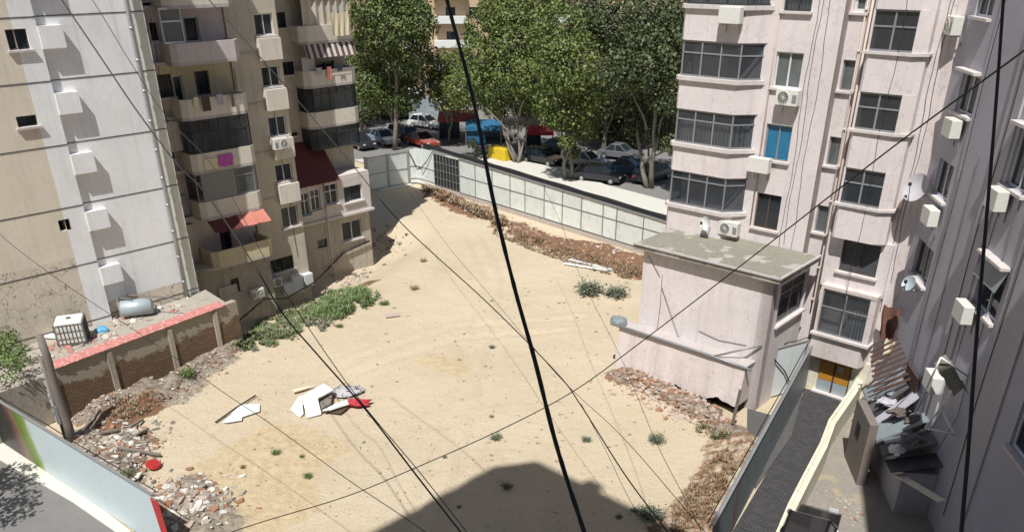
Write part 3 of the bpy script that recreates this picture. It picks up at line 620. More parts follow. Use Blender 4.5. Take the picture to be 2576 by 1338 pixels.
# top balcony screened with a hanging beige curtain
curtain(LF,LF.px(*Z2(1150,100),D5)[0]+.1,LF.px(*Z2(1520,100),D5)[0],R3[0]-2.52+1.0 if False else R3[1]+.95,R3[0]-.02,D5-.1,'beige',LB,'curtain_screen',.05,.5)
# striped awning
M['stripe']=stripes('brown_striped_awning',(.52,.50,.46),(.12,.06,.045),tuple(LF.u),.42)
b=MB(); b.open=True; a0,a1=uR0+.15,uR1-.1; zt=R3[1]-.02
b.face([LF.w(a0,D5-.05,zt),LF.w(a1,D5-.05,zt),LF.w(a1,D5+.25,zt-.75),LF.w(a0,D5+.25,zt-.75)]); b.build('awning','stripe',LB)
b=MB(); b.box(LF,a0-.2,LF.px(*Z2(1265,480),D5)[0],D5-.2,D5-.12,R3[2]+1.0,zt-.7); b.build('side_screen','grey2',LB)
# lower storeys of the far stack: enclosed rooms, red tin roof
D6=-5.6; q0=LF.px(*Z3(985,300),D6)[0]; q1=LF.px(*Z3(1420,250),D6)[0]
zt1=LF.px(*Z3(1300,235),D6)[1]; zs=LF.px(*Z3(1300,425),D6)[1]
ww=[hole(LF,Z3(1000,290),Z3(1060,440),D6),hole(LF,Z3(1068,265),Z3(1130,405),D6),hole(LF,Z3(1155,230),Z3(1245,365),D6),hole(LF,Z3(1285,238),Z3(1408,345),D6)]
q0=max(q0,um1+.02); ztop=max(h[3] for h in ww)+.2
ww[0][0]=max(ww[0][0],q0+.06)
wall(LF,q0,uR1-.1,zs,ztop,D6,ww,'trimw',LB,ret=1.4)
for h in ww: window(LF,h,D6,LB,'fr_w','glass',2 if h is not ww[3] else 1,(.65,) if h is not ww[3] else (),'trimw')
b=MB(); b.box(LF,q0,uR1+.05,D6-1.3,D6+.12,zs-.16,zs-.005); b.build('ledge','trimw',LB)
h=hole(LF,Z3(1275,470),Z3(1405,595),D6-.25); h5=hole(LF,Z3(1110,595),Z3(1175,650),D6-.25)
wall(LF,q0,uR1-.15,-2.3,zs-.17,D6-.25,[h,h5],'beige2',LB,ret=1.2); window(LF,h,D6-.25,LB,'fr_w','glass',2,(),'trimw'); window(LF,h5,D6-.25,LB,'fr_b','glass_l',1,(),None)
b=MB(); r0,r1=q0-.05,LF.px(*Z3(1235,160),D6)[0]; n_=14
for i in range(n_):
    ua,ub=r0+(r1-r0)*i/n_,r0+(r1-r0)*(i+1)/n_; k=.03 if i%2 else 0
    A_=[LF.w(ua,D5w+.01,R3[4]+1.3+k),LF.w(ub,D5w+.01,R3[4]+1.33-k),LF.w(ub,D6+.35,ztop+.05-k),LF.w(ua,D6+.35,ztop+.02+k)]
    b.hexa(A_+[(p_[0],p_[1],p_[2]+.03) for p_ in A_])
b.build('tin_roof','redtin',LB)
b=MB(); b.box(LF,r1+.02,uR1-.1,D5w+.02,D6-.02,ztop,ztop+.18); b.build('roof','trimw',LB)
b=MB(); pu=LF.px(*Z3(1160,420),D6)[0]; b.tube([LF.w(pu,D6+.16,-1.6),LF.w(pu,D6+.16,zs-.2),LF.w(pu,D6+.22,zs+.1),LF.w(pu,D6+.16,ztop)],.05,8); b.build('drainpipe','metal',LB,True)
b=MB(); pu=uR1-.12; b.tube([LF.w(pu,D5+.02,-1.4),LF.w(pu,D5+.02,zs-.2)],.05,8); b.build('drainpipe','metal',LB,True)
# things hanging on the left block
def cloth(fr,u0,u1,z0,z1,d,mat,name,label,cat,sag=.06,amp=.05,per=.4,group=None):
    b=MB(); b.open=True; n=14; k=6
    P_=[[fr.w(u0+(u1-u0)*i/n+.03*math.sin(j),d+amp*math.sin(i/n*(u1-u0)/per*6.28+j*.3)*(j/k+.2),z1-(z1-z0)*j/k-sag*math.sin(math.pi*i/n)*(1+.4*math.sin(i*1.3))) for j in range(k+1)] for i in range(n+1)]
    for i in range(n):
        for j in range(k): b.face([P_[i][j],P_[i+1][j],P_[i+1][j+1],P_[i][j+1]])
    o=b.build(name,mat,smooth=True); return tag(o,label,cat,group)
h=hole(LF,Z2(1385,92),Z2(1515,270),D5+.2); M['creamcloth']=simple('cream_cloth',(.72,.64,.44),.9,0,.1,4,.3)
cloth(LF,h[0],h[1],h[2],h[3],D5+.2,'creamcloth','hanging_blanket','cream blanket hung out over the top right balcony of the left block','blanket')
h=hole(LF,Z2(525,1172),Z2(636,1262),D2+.06); cloth(LF,h[0],h[1],h[2],h[3],D2+.07,'pinkc','hanging_cloth','magenta patterned cloth hung on a balcony parapet of the left block','cloth',.02,.02)
h=hole(LF,Z2(418,1205),Z2(522,1290),D2+.06); b=MB(); b.box(LF,h[0],h[1],D2+.01,D2+.05,h[2],h[3]); tag(b.build('flat_board','creamcloth'),'pale yellow board hung on the parapet beside the magenta cloth','board')
c_=LF.px(*Z2(990,1085),D3+.36); ac_unit(LF,c_[0]-.1,c_[1],D3+.36,'cream air conditioner under a white window in the middle of the left block',.95,.6)
for (q,lab) in (((715,950),'lower left air conditioner near the ground on the base wall of the left block'),((775,895),'upper right air conditioner near the ground on the base wall of the left block')):
    dd=DG if q[0]<730 else D3; c_=LF.px(*Z3(*q),dd+.3); ac_unit(LF,min(c_[0],ub1-.5) if q[0]<730 else max(c_[0],ub1+.5),c_[1],dd,lab,.8,.55)
for (x0,y0,x1,y1,lab) in ((890,885,960,960,'lowest of the three white metal boxes on the base of the left block'),(950,830,1020,950,'tall middle one of the three white metal boxes on the base of the left block'),(1025,822,1085,905,'rightmost white metal box on the base of the left block')):
    h=hole(LF,Z3(x0,y0),Z3(x1,y1),D3+.4); o=thing('meter_box',LF.w(h[0],D3+.4,h[2]),lab,'box','white metal boxes on the wall'); b=MB(); b.box(LF,h[0],h[1],D3+.003,D3+.4,h[2],h[3]); b.build('casing','white',o,bev=.015)
    b=MB(); b.box(LF,h[0]+.04,h[1]-.04,D3+.402,D3+.42,h[2]+.05,h[3]-.05); b.build('door','white',o)
rr_=random.Random(21)
for (u0_,u1_,zz,dd,lb) in ((ub0+.5,ub1-.5,zb[1]+1.15,D2+.16,'washing drying on the line of the ochre balcony'),(uR0+.6,uR1-.8,R3[2]+1.18,D5+.15,'washing hung on the far balcony below the striped awning')):
    o=thing('washing_line',LF.w(u0_,dd,zz),lb,'laundry'); b=MB(); b.tube([LF.w(u0_,dd,zz),LF.w(u1_,dd,zz)],.008,4); b.build('line','fr_d',o)
    u=u0_+.1
    while u<u1_-.4:
        w1_=rr_.uniform(.2,.5); h1=rr_.uniform(.3,.75); b=MB(); b.open=True
        for i in range(6):
            a_,c_=u+w1_*i/6,u+w1_*(i+1)/6; e_=.03*math.sin(i*1.5); f_=.03*math.sin((i+1)*1.5); b.face([LF.w(a_,dd+e_,zz-h1),LF.w(c_,dd+f_,zz-h1+.03*(i%2)),LF.w(c_,dd,zz),LF.w(a_,dd,zz)])
        b.build('garment',rr_.choice(['white','grey2','tarpd','cur_b','cur_g','creamcloth','salmon']),o); u+=w1_+rr_.uniform(.03,.5)
b=MB()
for k in range(9):
    u=rr_.uniform(ub1+.1,um1-.1) if k<4 else rr_.uniform(.1,ub0); d=D3+.02 if k<4 else D2w+.03; z=rr_.uniform(1,12); b.tube([LF.w(u+.07*math.sin(q*.9+k),d,q) for q in np.arange(z,z+rr_.uniform(3,7),.5)],.014,4)
b.build('service_cable','fr_d',LB)
b=MB(); b.tube([LF.w(*((lambda q,d:(q[0],d,q[1]))(LF.px(*Z3(x,y),d),d))) for x,y,d in ((300,960,.15),(400,1090,.1),(490,1185,DG+.9),(570,1150,DG+.7),(640,1090,DG+.5),(760,985,DG+.4),(900,985,D3+.9),(1085,880,D3+.6),(1180,790,D6-.12),(1285,680,D6-.12),(1455,605,D6-.12))],.05,6)
tag(b.build('cable_bundle','black',smooth=True),'thick black cable sagging along the base of the left block','cable')
# ---------------------------------------------------------------- pink apartment block
PO=np.array([13.82,32.7]); PF=Fr(PO,-48.05,1)
PF.n=np.array([-math.cos(R(-48.05)),math.sin(R(-48.05))])
if PF.n[1]>0: PF.n=-PF.n
PB=thing('apartment_block',(PO[0],PO[1]+4,0),'pale pink apartment block with glazed balconies and a low annexe, right of the sandy lot','building')
PTOP=20.4
uS=np.mean([PF.px(2128,0,0)[0],PF.px(2049,470,0)[0],PF.px(2070,350,0)[0]])      # edge of the protruding left part
DA=.0; DC=-.55; UL=np.mean([PF.px(*Z4(*q),.75)[0] for q in ((305,60),(262,600),(225,1100))])   # left corner
UB=np.mean([PF.px(*Z4(*q),.1)[0] for q in ((935,60),(880,600),(800,1100))])    # right end of the glazed bay
colB=[hole(PF,Z4(1035,-60),Z4(1222,84),0),hole(PF,Z4(967,376),Z4(1160,636),0),hole(PF,Z4(896,896),Z4(1085,1156),0),hole(PF,Z5(1005,52),Z5(1196,306),0)]
bu0,bu1=np.mean([h[0] for h in colB]),np.mean([h[1] for h in colB])
for h in colB: h[0],h[1]=bu0,bu1
colC=[hole(PF,Z4(1530,-30),Z4(1618,92),DC),hole(PF,Z4(1442,432),Z4(1548,655),DC),hole(PF,Z4(1350,982),Z4(1440,1192),DC),hole(PF,Z5(1447,134),Z5(1534,330),DC)]
cu0,cu1=np.mean([h[0] for h in colC]),np.mean([h[1] for h in colC])
for h in colC: h[0],h[1]=cu0,cu1
DD=.45
colD=[hole(PF,Z7(285,72),Z7(600,380),DD),hole(PF,Z7(172,672),Z7(475,950),DD),hole(PF,(2138,428),(2218,522),DD),hole(PF,Z8(20,398),Z8(300,635),-.05),hole(PF,Z5(1498,782),Z5(1868,1105),DD-.05)]
du0,du1=np.mean([h[0] for h in colD[:3]]),np.mean([h[1] for h in colD[:3]])
for h in colD[:3]: h[0],h[1]=du0,du1
uC0=cu0-.55; uDL=du1+.32; uDR=du0-.35; USEAM=-2.5
wall(PF,uS,UL-.3,0,PTOP,DA,colB+[],'pink',PB)
b=MB(); b.open=True; b.face([PF.w(uS,0,0),PF.w(uS,-.9,0),PF.w(uS,-.9,PTOP),PF.w(uS,0,PTOP)]); b.build('wall','pinkside',PB)
wall(PF,uDL-.2,uS+.0,0,PTOP,DC,[h for h in colC],'pink',PB)
wall(PF,uDR-.6,uDL+.3,0,PTOP,DC+.35,[],'pink',PB,ret=.8)
wall(PF,USEAM-.3,uDR-.5,0,PTOP,DC+.36,[],'pink2',PB,ret=.8)
fms=['fr_d','fr_w','fr_g','fr_b']; gls=['glass','glass_l','glass_b','glass']; cus=['cur_w','cur_g',None,'cur_b']
for h,f,g,q in zip(colB,fms,gls,cus): window(PF,h,0,PB,f,g,2,(),'trimw',q)
for i,h in enumerate(colC): window(PF,h,DC,PB,'fr_w' if i==0 else 'fr_g','glass_l',1,(),'trimw',None,.05 if i else .12)
for i,h in enumerate(colD[:3]):
    bay=[(uDL,DC+.36),(uDL,DD-.1),(uDL-.12,DD),(uDR+.45,DD),(uDR,DD-.3),(uDR,DC+.36)][::-1]
    zt=h[3]+.02 if i==0 else h[3]+.02
    lo=h[2]; nxt=[colD[1][3],colD[2][3],colD[3][3]+.15][i]
    b=MB(); b.prism([PF.w(u,d,0)[:2] for u,d in bay],nxt+.0,lo-.1); b.build('parapet','pink',PB)
    glazing(PF,[(uDR+.45,DD-.02),(uDL-.02,DD-.02)],lo,h[3],PB,'fr_g','glass',.9,(.6,),None,.07)
    b=MB(); b.open=True; b.face([PF.w(uDL-.1,DD-.6,lo),PF.w(uDR+.1,DD-.6,lo),PF.w(uDR+.1,DD-.6,h[3]),PF.w(uDL-.1,DD-.6,h[3])]); b.build('room','dark',PB)
    for (ua,ub,da,db) in ((uDL-.01,uDL-.09,DC+.36,DD-.05),(uDR+.45,uDR+.33,DD-.14,DD-.01)):
        b=MB(); b.box(PF,ub,ua,da,db,lo-.09,h[3]-.005); b.build('pier','pink',PB)
    b=MB(); b.hexa([PF.w(*q,lo) for q in ((uDR+.34,DD-.02),(uDR+.0,DD-.3),(uDR,DC+.37),(uDR+.12,DC+.37))]+[PF.w(*q,h[3]-.002) for q in ((uDR+.34,DD-.02),(uDR+.0,DD-.3),(uDR,DC+.37),(uDR+.12,DC+.37))]); b.build('pier','pink',PB)
    b=MB(); b.prism([PF.w(u,d,0)[:2] for u,d in ((uDL+.12,DC+.37),(uDL+.12,DD+.08),(uDR+.4,DD+.1),(uDR-.1,DD-.25),(uDR-.1,DC+.37))],lo-.099,lo-.001); b.build('sill','trimw',PB)
# top bay above the highest window
b=MB(); b.prism([PF.w(u,d,0)[:2] for u,d in bay],colD[0][3],PTOP); b.build('parapet','pink',PB)
# recessed window of the storey above the entrance (no bay)
h=colD[3]; h2=colD[4]; h2[0],h2[1]=du0-.35,uDL-.1
wall(PF,uDR-.3,uDL+.25,h2[3]+.05,h[3]+.14,-.05,[h],'pink',PB,ret=.3); window(PF,h,-.05,PB,'fr_b','glass',2,(),'trimw',None)
b=MB(); b.prism([PF.w(u,d,0)[:2] for u,d in ((uDL+.1,DC+.37),(uDL+.05,DD-.1),(uDR-.05,DD-.1),(uDR-.25,DC+.37))],h2[2]-1.15,h2[2]-.1); b.build('parapet','pink2',PB)
glazing(PF,[(h2[0],DD-.12),(h2[1],DD-.12)],h2[2],h2[3],PB,'fr_g','glass',1.2,(.62,),None,.06)
b=MB(); b.open=True; b.face([PF.w(uDL,DD-.75,h2[2]),PF.w(uDR,DD-.75,h2[2]),PF.w(uDR,DD-.75,h2[3]),PF.w(uDL,DD-.75,h2[3])]); b.build('room','dark',PB)
b=MB(); b.box(PF,h2[1],h2[1]+.12,DC+.37,DD-.1,h2[2]-.09,h2[3]+.05); b.box(PF,h2[0]-.25,h2[0]-.002,DC+.37,DD-.13,h2[2]-.09,h2[3]+.05); b.box(PF,h2[0]-.25,h2[1]+.12,-.049,DD-.11,h2[3]+.051,h2[3]+.2) ; b.build('pier','pink2',PB)
b=MB(); b.box(PF,h2[0]-.35,h2[1]+.2,DC+.38,DD+.05,h2[2]-.099,h2[2]-.001); b.build('sill','trimw',PB)
# glazed left bay: parapets and window bands
DB=.75
BP=[(UL,-1.4),(UL,DB-.15),(UL-.15,DB),(UB+.75,DB),(UB,.0)]
zbands=[]
for (t,bq) in ((Z4(600,-150),Z4(600,38)),(Z4(600,305),Z4(600,572)),(Z4(560,812),Z4(560,1062)),(Z4(500,1262),None)):
    zt=PF.px(*t,DB)[1]; zl=PF.px(*(bq or Z5(690,170)),DB)[1]; zbands.append((zl,zt))
zbands=[(a-.0,c_) for a,c_ in zbands]; print('bands',[(round(a,2),round(b_,2)) for a,b_ in zbands])
lo=PTOP
mats=[('fr_d','glass',.8,(),'cur_w'),('fr_g','glass',.85,(.66,),None),('fr_g','glass',.8,(.7,),'cur_w'),('fr_g','glass',.8,(.78,),None)]
for i,(zl,zt) in enumerate(zbands):
    b=MB(); b.prism([PF.w(u,d,0)[:2] for u,d in BP[::-1]],zt,lo-.001); b.build('parapet','pink',PB)
    f,g,st,rw,cu=mats[i]; glazing(PF,[(UB+.02,.0),(UB+.75,DB),(UL-.15,DB),(UL,DB-.15),(UL,-1.2)],zl,zt,PB,f,g,st,rw,cu,.07)
    sl_=[(UL+.12,-1.4),(UL+.12,DB-.1),(UL-.1,DB+.13),(UB+.7,DB+.13),(UB-.12,.0)]
    b=MB(); b.prism([PF.w(u,d,0)[:2] for u,d in sl_[::-1]],zl-.16,zl-.001); b.build('sill','trimw',PB)
    lo=zl-.16
    b=MB(); b.open=True; b.face([PF.w(UL-.6,-.9,zl),PF.w(UB,-.02,zl),PF.w(UB,-.02,zt),PF.w(UL-.6,-.9,zt)]) if False else b.face([PF.w(UL-.3,-.95,zl),PF.w(UB,-.95,zl),PF.w(UB,-.95,zt),PF.w(UL-.3,-.95,zt)]); b.build('room','dark',PB)
b=MB(); b.prism([PF.w(u,d,0)[:2] for u,d in BP[::-1]],0,lo-.001); b.build('wall','pink',PB)
# body and roof
b=MB(); b.prism([PF.w(u,d,0)[:2] for u,d in ((USEAM-4,-1.5),(uS-.0,-1.5),(uS,-1.401),(UL-.02,-1.401),(UL-.02,-11),(USEAM-4,-11))],0,PTOP); b.build('wall','pink',PB)
b=MB(); b.prism([PF.w(u,d,0)[:2] for u,d in ((USEAM-4,.6),(uDL,.7),(uDL,.2),(UB,.2),(UB+.6,1.0),(UL+.3,1.0),(UL+.3,-11),(USEAM-4,-11))],PTOP+.001,PTOP+.25); b.build('roof','trim',PB)
# rainwater pipes and service cables down the facade
b=MB()
for u,d,za,zb_ in ((uS-.62,DC+.07,3.5,PTOP),(uDL+.28,DC+.42,.3,PTOP),(UB-.35,.06,7,PTOP)): b.tube([PF.w(u,d,za),PF.w(u,d,zb_)],.035 if u!=uDL+.28 else .05,7)
for z in np.arange(4.,19,1.45): b.tube([PF.w(uS-.62,DC+.07,z),PF.w(uS-.62,DC+.07,z+.12)],.055,7)
b.build('drainpipe','pinkside',PB,True)
b=MB()
for u in (bu0-.25,bu0-.42,bu0-.75,uDR-.25,uDR-.4,du0+.6): 
    z=rnd.uniform(4,7); d=.012 if u>uS else DC+.375
    if u==du0+.6: d=DD+.01
    path=[PF.w(u+.05*math.sin(zz*1.1+u*7)+.015*math.sin(zz*4),d,zz) for zz in np.arange(z,PTOP,.5)]; b.tube(path,.011,4)
b.build('service_cable','fr_d',PB)
# fixed stains from cornice: nothing painted; entrance
DE=DC+.36; h=hole(PF,(2057,893),(2140,1003),DE); dz=2.05; 
dL,dR=PF.px(2052,975,DE)[0],PF.px(2134,975,DE)[0]
b=MB(); 
for k in range(2):
    ua=dL+(dR-dL)*k/2; ub=dL+(dR-dL)*(k+1)/2; ua,ub=min(ua,ub),max(ua,ub)
    b.box(PF,ua+.03,ub-.03,DE+.01,DE+.06,.62,1.62,0); b.box(PF,ua+.03,ub-.03,DE+.012,DE+.065,.08,.60,1); 
    b.box(PF,ua+.0,ua+.04,DE+.005,DE+.09,.05,1.95,2)
b.box(PF,dR,dL,DE+.01,DE+.05,1.66,1.95,2)  # dark band across the door head: canopy shade put into the colour
for k in range(3): b.box(PF,dR+.03,dL-.03,DE+.05,DE+.08,1.7+k*.08,1.74+k*.08,2)
M['orange']=simple('varnished_orange_wood',(.50,.235,.03),.45,0,.12,3,.2,.2,(.2,.08,.01)); 
b.build('door',['orange','panel_s','woodd'],PB); 
b=MB(); b.box(PF,dR-.1,dL+.1,DE+.01,DE+.3,.0,.07); b.build('doorstep','trimw',PB)
b=MB(); b.box(PF,dL+.02,dL+.75,DE+.002,DE+.03,.0,1.97); b.build('door_surround','cream',PB); b=MB(); b.box(PF,dR-.75,dR-.02,DE+.002,DE+.1,.0,1.97); b.build('door_surround','cream',PB)
h3=PF.px(2052,888,DD)[1]
b=MB(); b.box(PF,uDR-.15,uDL+.0,DE+.01,DE+.36,1.98,h2[2]-1.151); b.build('door_canopy','pink2',PB)
b=MB(); b.box(PF,dR+.3,dR+.55,DE+.1,DE+.13,1.2,1.5); b.build('intercom_panel','metal',PB)
# ---- annexe
AU0,AU1,AD=1.2,7.45,3.5; AZ=6.0
ah=[.15,2.75,3.75,5.55]      # window in the side wall, along d
SF=Fr(PF.w(AU0,0,0),-48.05,1); SF.u=PF.n.copy(); SF.n=-PF.u.copy()
wall(SF,.05,AD,0,AZ,0,[ah],'pink',PB,ret=.5,room=.8); window(SF,ah,0,PB,'fr_g','glass',2,(.72,),'trimw',None)
wall(PF,AU0,AU1,0,AZ,AD,[],'pink',PB,ret=.4)
b=MB(); b.prism([PF.w(u,d,0)[:2] for u,d in ((AU0+.9,.05),(AU0+.9,AD-.2),(AU1-.001,AD-.2),(AU1-.001,.05))],0,AZ-.02); b.build('wall','pink',PB)
b=MB(); b.prism([PF.w(u,d,0)[:2] for u,d in ((AU0-.35,.04),(AU0-.35,AD+.35),(AU1+.35,AD+.35),(AU1+.35,.78),(UB+.8,.78),(UB-.02,.04))],AZ,AZ+.2); b.build('roof','conc',PB)
b=MB()
for q,r_ in (((AU0-.36,.04),(AU0-.36,AD+.36)),((AU0-.36,AD+.36),(AU1+.36,AD+.36))): b.beam(PF.w(*q,AZ+.23),PF.w(*r_,AZ+.23),.1,.07)
b.build('roof_edge','trim',PB)
# projecting base of the annexe with a broken lower edge
b=MB(); N=60; zt=2.25; pu=[1.55+(8.0-1.55)*k/N for k in range(N+1)]
def bz(u): return .12+1.5*max(0.,float(fbm(np.array([u*1.0+3]),np.array([1.7]),1.1,3)[0])-.40)+.12*float(vn(np.array([u*6.]),np.array([4.2]))[0])
for k in range(N):
    for (d0,d1) in ((AD+.004,4.25),):
        b.hexa([PF.w(pu[k],d0,bz(pu[k])),PF.w(pu[k+1],d0,bz(pu[k+1])),PF.w(pu[k+1],d1+.22+.06*math.sin(pu[k+1]*5),bz(pu[k+1])),PF.w(pu[k],d1+.22+.06*math.sin(pu[k]*5),bz(pu[k])),PF.w(pu[k],d0,zt),PF.w(pu[k+1],d0,zt),PF.w(pu[k+1],d1,zt),PF.w(pu[k],d1,zt)])
b.build('base_wall','pink2',PB)
b=MB(); b.box(PF,1.7,7.9,AD+.003,3.95,-.3,1.1); b.build('cavity_shade','dark',PB)  # near-black block paints the shade of the cavity under the broken edge
b=MB(); b.box(PF,1.5,8.1,AD+.005,4.32,zt+.001,zt+.07); b.build('ledge','trim',PB)
b=MB(); b.tube([PF.w(8.1,4.36,zt+.1),PF.w(6,4.37,zt+.12),PF.w(3.2,4.36,zt+.1),PF.w(1.3,4.3,zt+.0)],.06,7); b.tube([PF.w(3.0,4.36,zt+.12),PF.w(1.3,AD+.08,zt+.9)],.045,7); b.build('drainpipe','fr_g',PB,True)
b=MB(); 
for pp in ([PF.w(6.4,AD+.03,5.0),PF.w(6.35,AD+.05,3.6),PF.w(6.4,AD+.05,2.4)],[PF.w(6.35,AD+.05,4.4),PF.w(5.2,AD+.12,2.35)],[PF.w(7.2,AD+.03,5.7),PF.w(6.5,AD+.05,4.9)],[PF.w(4.3,AD+.03,2.9),PF.w(3.3,AD+.03,2.75),PF.w(2.0,AD+.03,2.9)]): b.tube(pp,.011,5)
b.build('service_cable','fr_d',PB)
# units and dish on the pink block
for (zz,x,y,lab,d,fan) in ((Z4,645,112,'cream air conditioner on the topmost visible pink parapet under the dark window band',DB,False),(Z4,1055,700,'air conditioner with round grille between two windows high on the pink wall',0,True),(Z4,850,1185,'cream air conditioner beside the blue curtained window',0.05,False),(Z5,825,300,'air conditioner standing low above the annexe roof of the pink block',.35,True)):
    c_=PF.px(*zz(x,y),d+.35); ac_unit(PF,c_[0],c_[1],d,lab,.95,.62,.34,fan)
c_=PF.px(*Z5(690,255),.9)
def dish(fr,u,z,d,r,label,tilt=25,yaw=0,col='grey2'):
    o=thing('satellite_dish',fr.w(u,d,z),label,'satellite dish','satellite dishes'); b=MB(); b.open=True; ax=Vector(fr.w(u,d+.35,z))
    nrm=Vector((fr.n[0],fr.n[1],0)); rt=Matrix.Rotation(R(yaw),3,'Z'); nrm=rt@nrm; nrm=(nrm*math.cos(R(tilt))+Vector((0,0,math.sin(R(tilt))))).normalized(); a=nrm.cross(Vector((0,0,1))).normalized(); c2=a.cross(nrm)
    N=20;K=5; rows=[[ax+(a*math.cos(6.283*i/N)+c2*math.sin(6.283*i/N)*1.08)*r*k/K+nrm*(.18*r*2*(k/K)**2) for i in range(N)] for k in range(K+1)]
    for k in range(K):
        for i in range(N): b.face([rows[k][i],rows[k][(i+1)%N],rows[k+1][(i+1)%N],rows[k+1][i]])
    b.build('reflector',col,o,True); t=MB(); t.tube([rows[K][15],ax+nrm*r*1.1],.014,6); t.obox(ax+nrm*r*1.12,(.09,.09,.12)); t.build('feed_arm','fr_d',o)
    t=MB(); t.tube([fr.w(u,d,z-.25),fr.w(u,d+.2,z-.25),tuple(ax-nrm*.02)],.022,6); t.build('mount','metal',o); return o
dish(PF,c_[0],c_[1],.78,.3,'small white dish beside the air conditioner above the annexe roof',10,-20,'white')
# ---------------------------------------------------------------- grey block on the right
seam=PF.w(USEAM,DC+.36,0); GF=Fr(seam,8,-1); GF.n=np.array([-math.cos(R(8)),math.sin(R(8))])
GB=thing('apartment_block',(seam[0]+4,seam[1]-6,0),'lilac grey apartment block in shade along the right edge of the picture','building')
GT=22.
gw=[hole(GF,Z7(868,522),Z7(1000,835),0),hole(GF,Z7(700,1140),Z8(805,100) if False else Z7(815,1440),0),hole(GF,Z8(545,385),Z8(675,700),0),hole(GF,Z8(1000,500),Z8(1195,960),0),hole(GF,Z7(1245,905),Z7(1420,1400),0),hole(GF,Z7(1000,-60),Z7(1125,130),0),hole(GF,(2548,985),(2640,1190),0)]
gw=[h for h in gw if h[1]-h[0]>.2]
print('gw',[[round(float(q),2) for q in h] for h in gw])
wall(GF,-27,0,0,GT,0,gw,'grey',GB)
for i,h in enumerate(gw): window(GF,h,0,GB,['fr_w','fr_w','fr_g','fr_w','fr_w','fr_w','fr_w'][i%7],'glass',2,(),'trimw',[None,'cur_g',None,None,'cur_w','cur_g',None][i%7],.07,sillw=.16)
for i in (0,3,4):
    h=gw[i]; b=MB(); b.box(GF,h[0]-.1,h[1]+.1,.001,.3,h[3]+.05,h[3]+.14); b.build('window_hood','trimw',GB)
h=gw[3]; b=MB(); b.open=True; b.face([GF.w(h[0]-.05,.02,h[3]+.02),GF.w(h[1]+.05,.02,h[3]+.02),GF.w(h[1]+.05,.25,h[3]-.65),GF.w(h[0]-.05,.25,h[3]-.65)]); b.build('window_awning','panel_d',GB)
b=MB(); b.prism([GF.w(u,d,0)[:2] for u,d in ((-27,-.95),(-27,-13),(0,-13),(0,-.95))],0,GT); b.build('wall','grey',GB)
b=MB(); b.prism([GF.w(u,d,0)[:2] for u,d in ((-27,.4),(-27,-13),(0,-13),(0,.4))],GT+.001,GT+.25); b.build('roof','trim',GB)
# shallow pilasters
for (x,y,w__) in ((2455,560,.9),(2545,700,1.6)):
    u=GF.px(x,y,.06)[0]; b=MB(); b.box(GF,u-w__,u,.002,.07,0,GT-.01); b.build('pilaster','grey2',GB)
b=MB()
for u in (-3.4,-5.9,-9.2): b.tube([GF.w(u+.06*math.sin(z_*.8+u),.09,z_) for z_ in np.arange(1,GT,.6)],.014,5)
b.build('service_cable','fr_d',GB)
# near wing and the tall block the picture is taken from (both outside the frame, they cast the shade)
wc=np.array(G(2168,1250)[:2])-15.5*np.array([math.sin(SUN_AZ+math.pi),math.cos(SUN_AZ+math.pi)])
b=MB(); b.prism([tuple(wc),(wc[0]+12,wc[1]+1.5),(wc[0]+14,wc[1]-9),(wc[0]+1,wc[1]-9)],0,30)
WG=thing('building_wing',(wc[0],wc[1],0),'tall grey wing beside the viewpoint that shades the right side lane','building'); b.build('wall','grey',WG)
LV=23.3; sv=np.array([math.sin(SUN_AZ+math.pi),math.cos(SUN_AZ+math.pi)])*LV; OA=np.array([-.76,26.6])-sv; OB=np.array([.96,27.])-sv; hT=LV*math.tan(SUN_EL)
dr=np.array([.731,-.682]); dl=np.array([-.71,-.704]); kk=np.array([.03,-.02])
OW=thing('apartment_block',(0,-6,0),'tall pale block the lot is seen from, its shadow falling across the sand','building')
poly=[OB,OB+dr*6,OB+dr*6+dl*.0,OB+dr*30,OB+dr*30+dl*20,OA+dl*20,OA]
print('own roof',OA,OB,hT, 'cam side', float(np.array([.682,.731])@OB))
b=MB(); b.prism([tuple(q) for q in [OB,OB+dr*30,OB+dr*30+dl*20,OA+dl*20,OA]],0,hT); b.build('wall','grey2',OW)
b=MB(); q=OB+dr*2.5; b.prism([tuple(q),tuple(q+dr*.7),tuple(q+dr*.7+dl),tuple(q+dl)],hT+.001,hT+.8); b.build('chimney','grey2',OW)
# ---------------------------------------------------------------- hoarding at the back
FF=Fr(fa,math.degrees(math.atan2(fu[0],fu[1])),1); FF.u=fu.copy(); FF.n=-fn.copy()
FH=thing('site_hoarding',(fa[0],fa[1],0),'long pale sheet metal hoarding on a low plinth closing the far side of the lot','fence')
top=lambda u:3.22-.026*u
posts=[4.45,6.5,8.6,10.7,12.4,14.5,16.4,18.3,20.35,21.6,23.95,26.2,28.4]
prev=.95
for k,u in enumerate(posts):
    if k>0:
        for (za,zb_) in ((.36,1.72),(1.75,None)):
            b=MB(); t0=zb_ or top(prev)-.05; t1=zb_ or top(u)-.05; e=.012*math.sin(k*3.1)
            b.hexa([FF.w(prev+.02,.0+e,za),FF.w(u-.02,.0,za),FF.w(u-.02,.02,za),FF.w(prev+.02,.02+e,za),FF.w(prev+.02,.0+e,t0),FF.w(u-.02,.0,t1),FF.w(u-.02,.02,t1),FF.w(prev+.02,.02+e,t0)]); b.build('sheet_panel','panel',FH)
    b=MB(); b.box(FF,u-.03,u+.03,.025,.075,.05,top(u)-.02); b.build('post','fr_g',FH); prev=u
for z in (.33,1.735): b=MB(); b.box(FF,4.5,28.4,.03,.06,z-.03 if z<1 else z-.02,z+.04 if z<1 else z+.02); b.build('rail','black' if z<1 else 'fr_g',FH)  # lower rail coloured black to paint the dark gap under the sheets
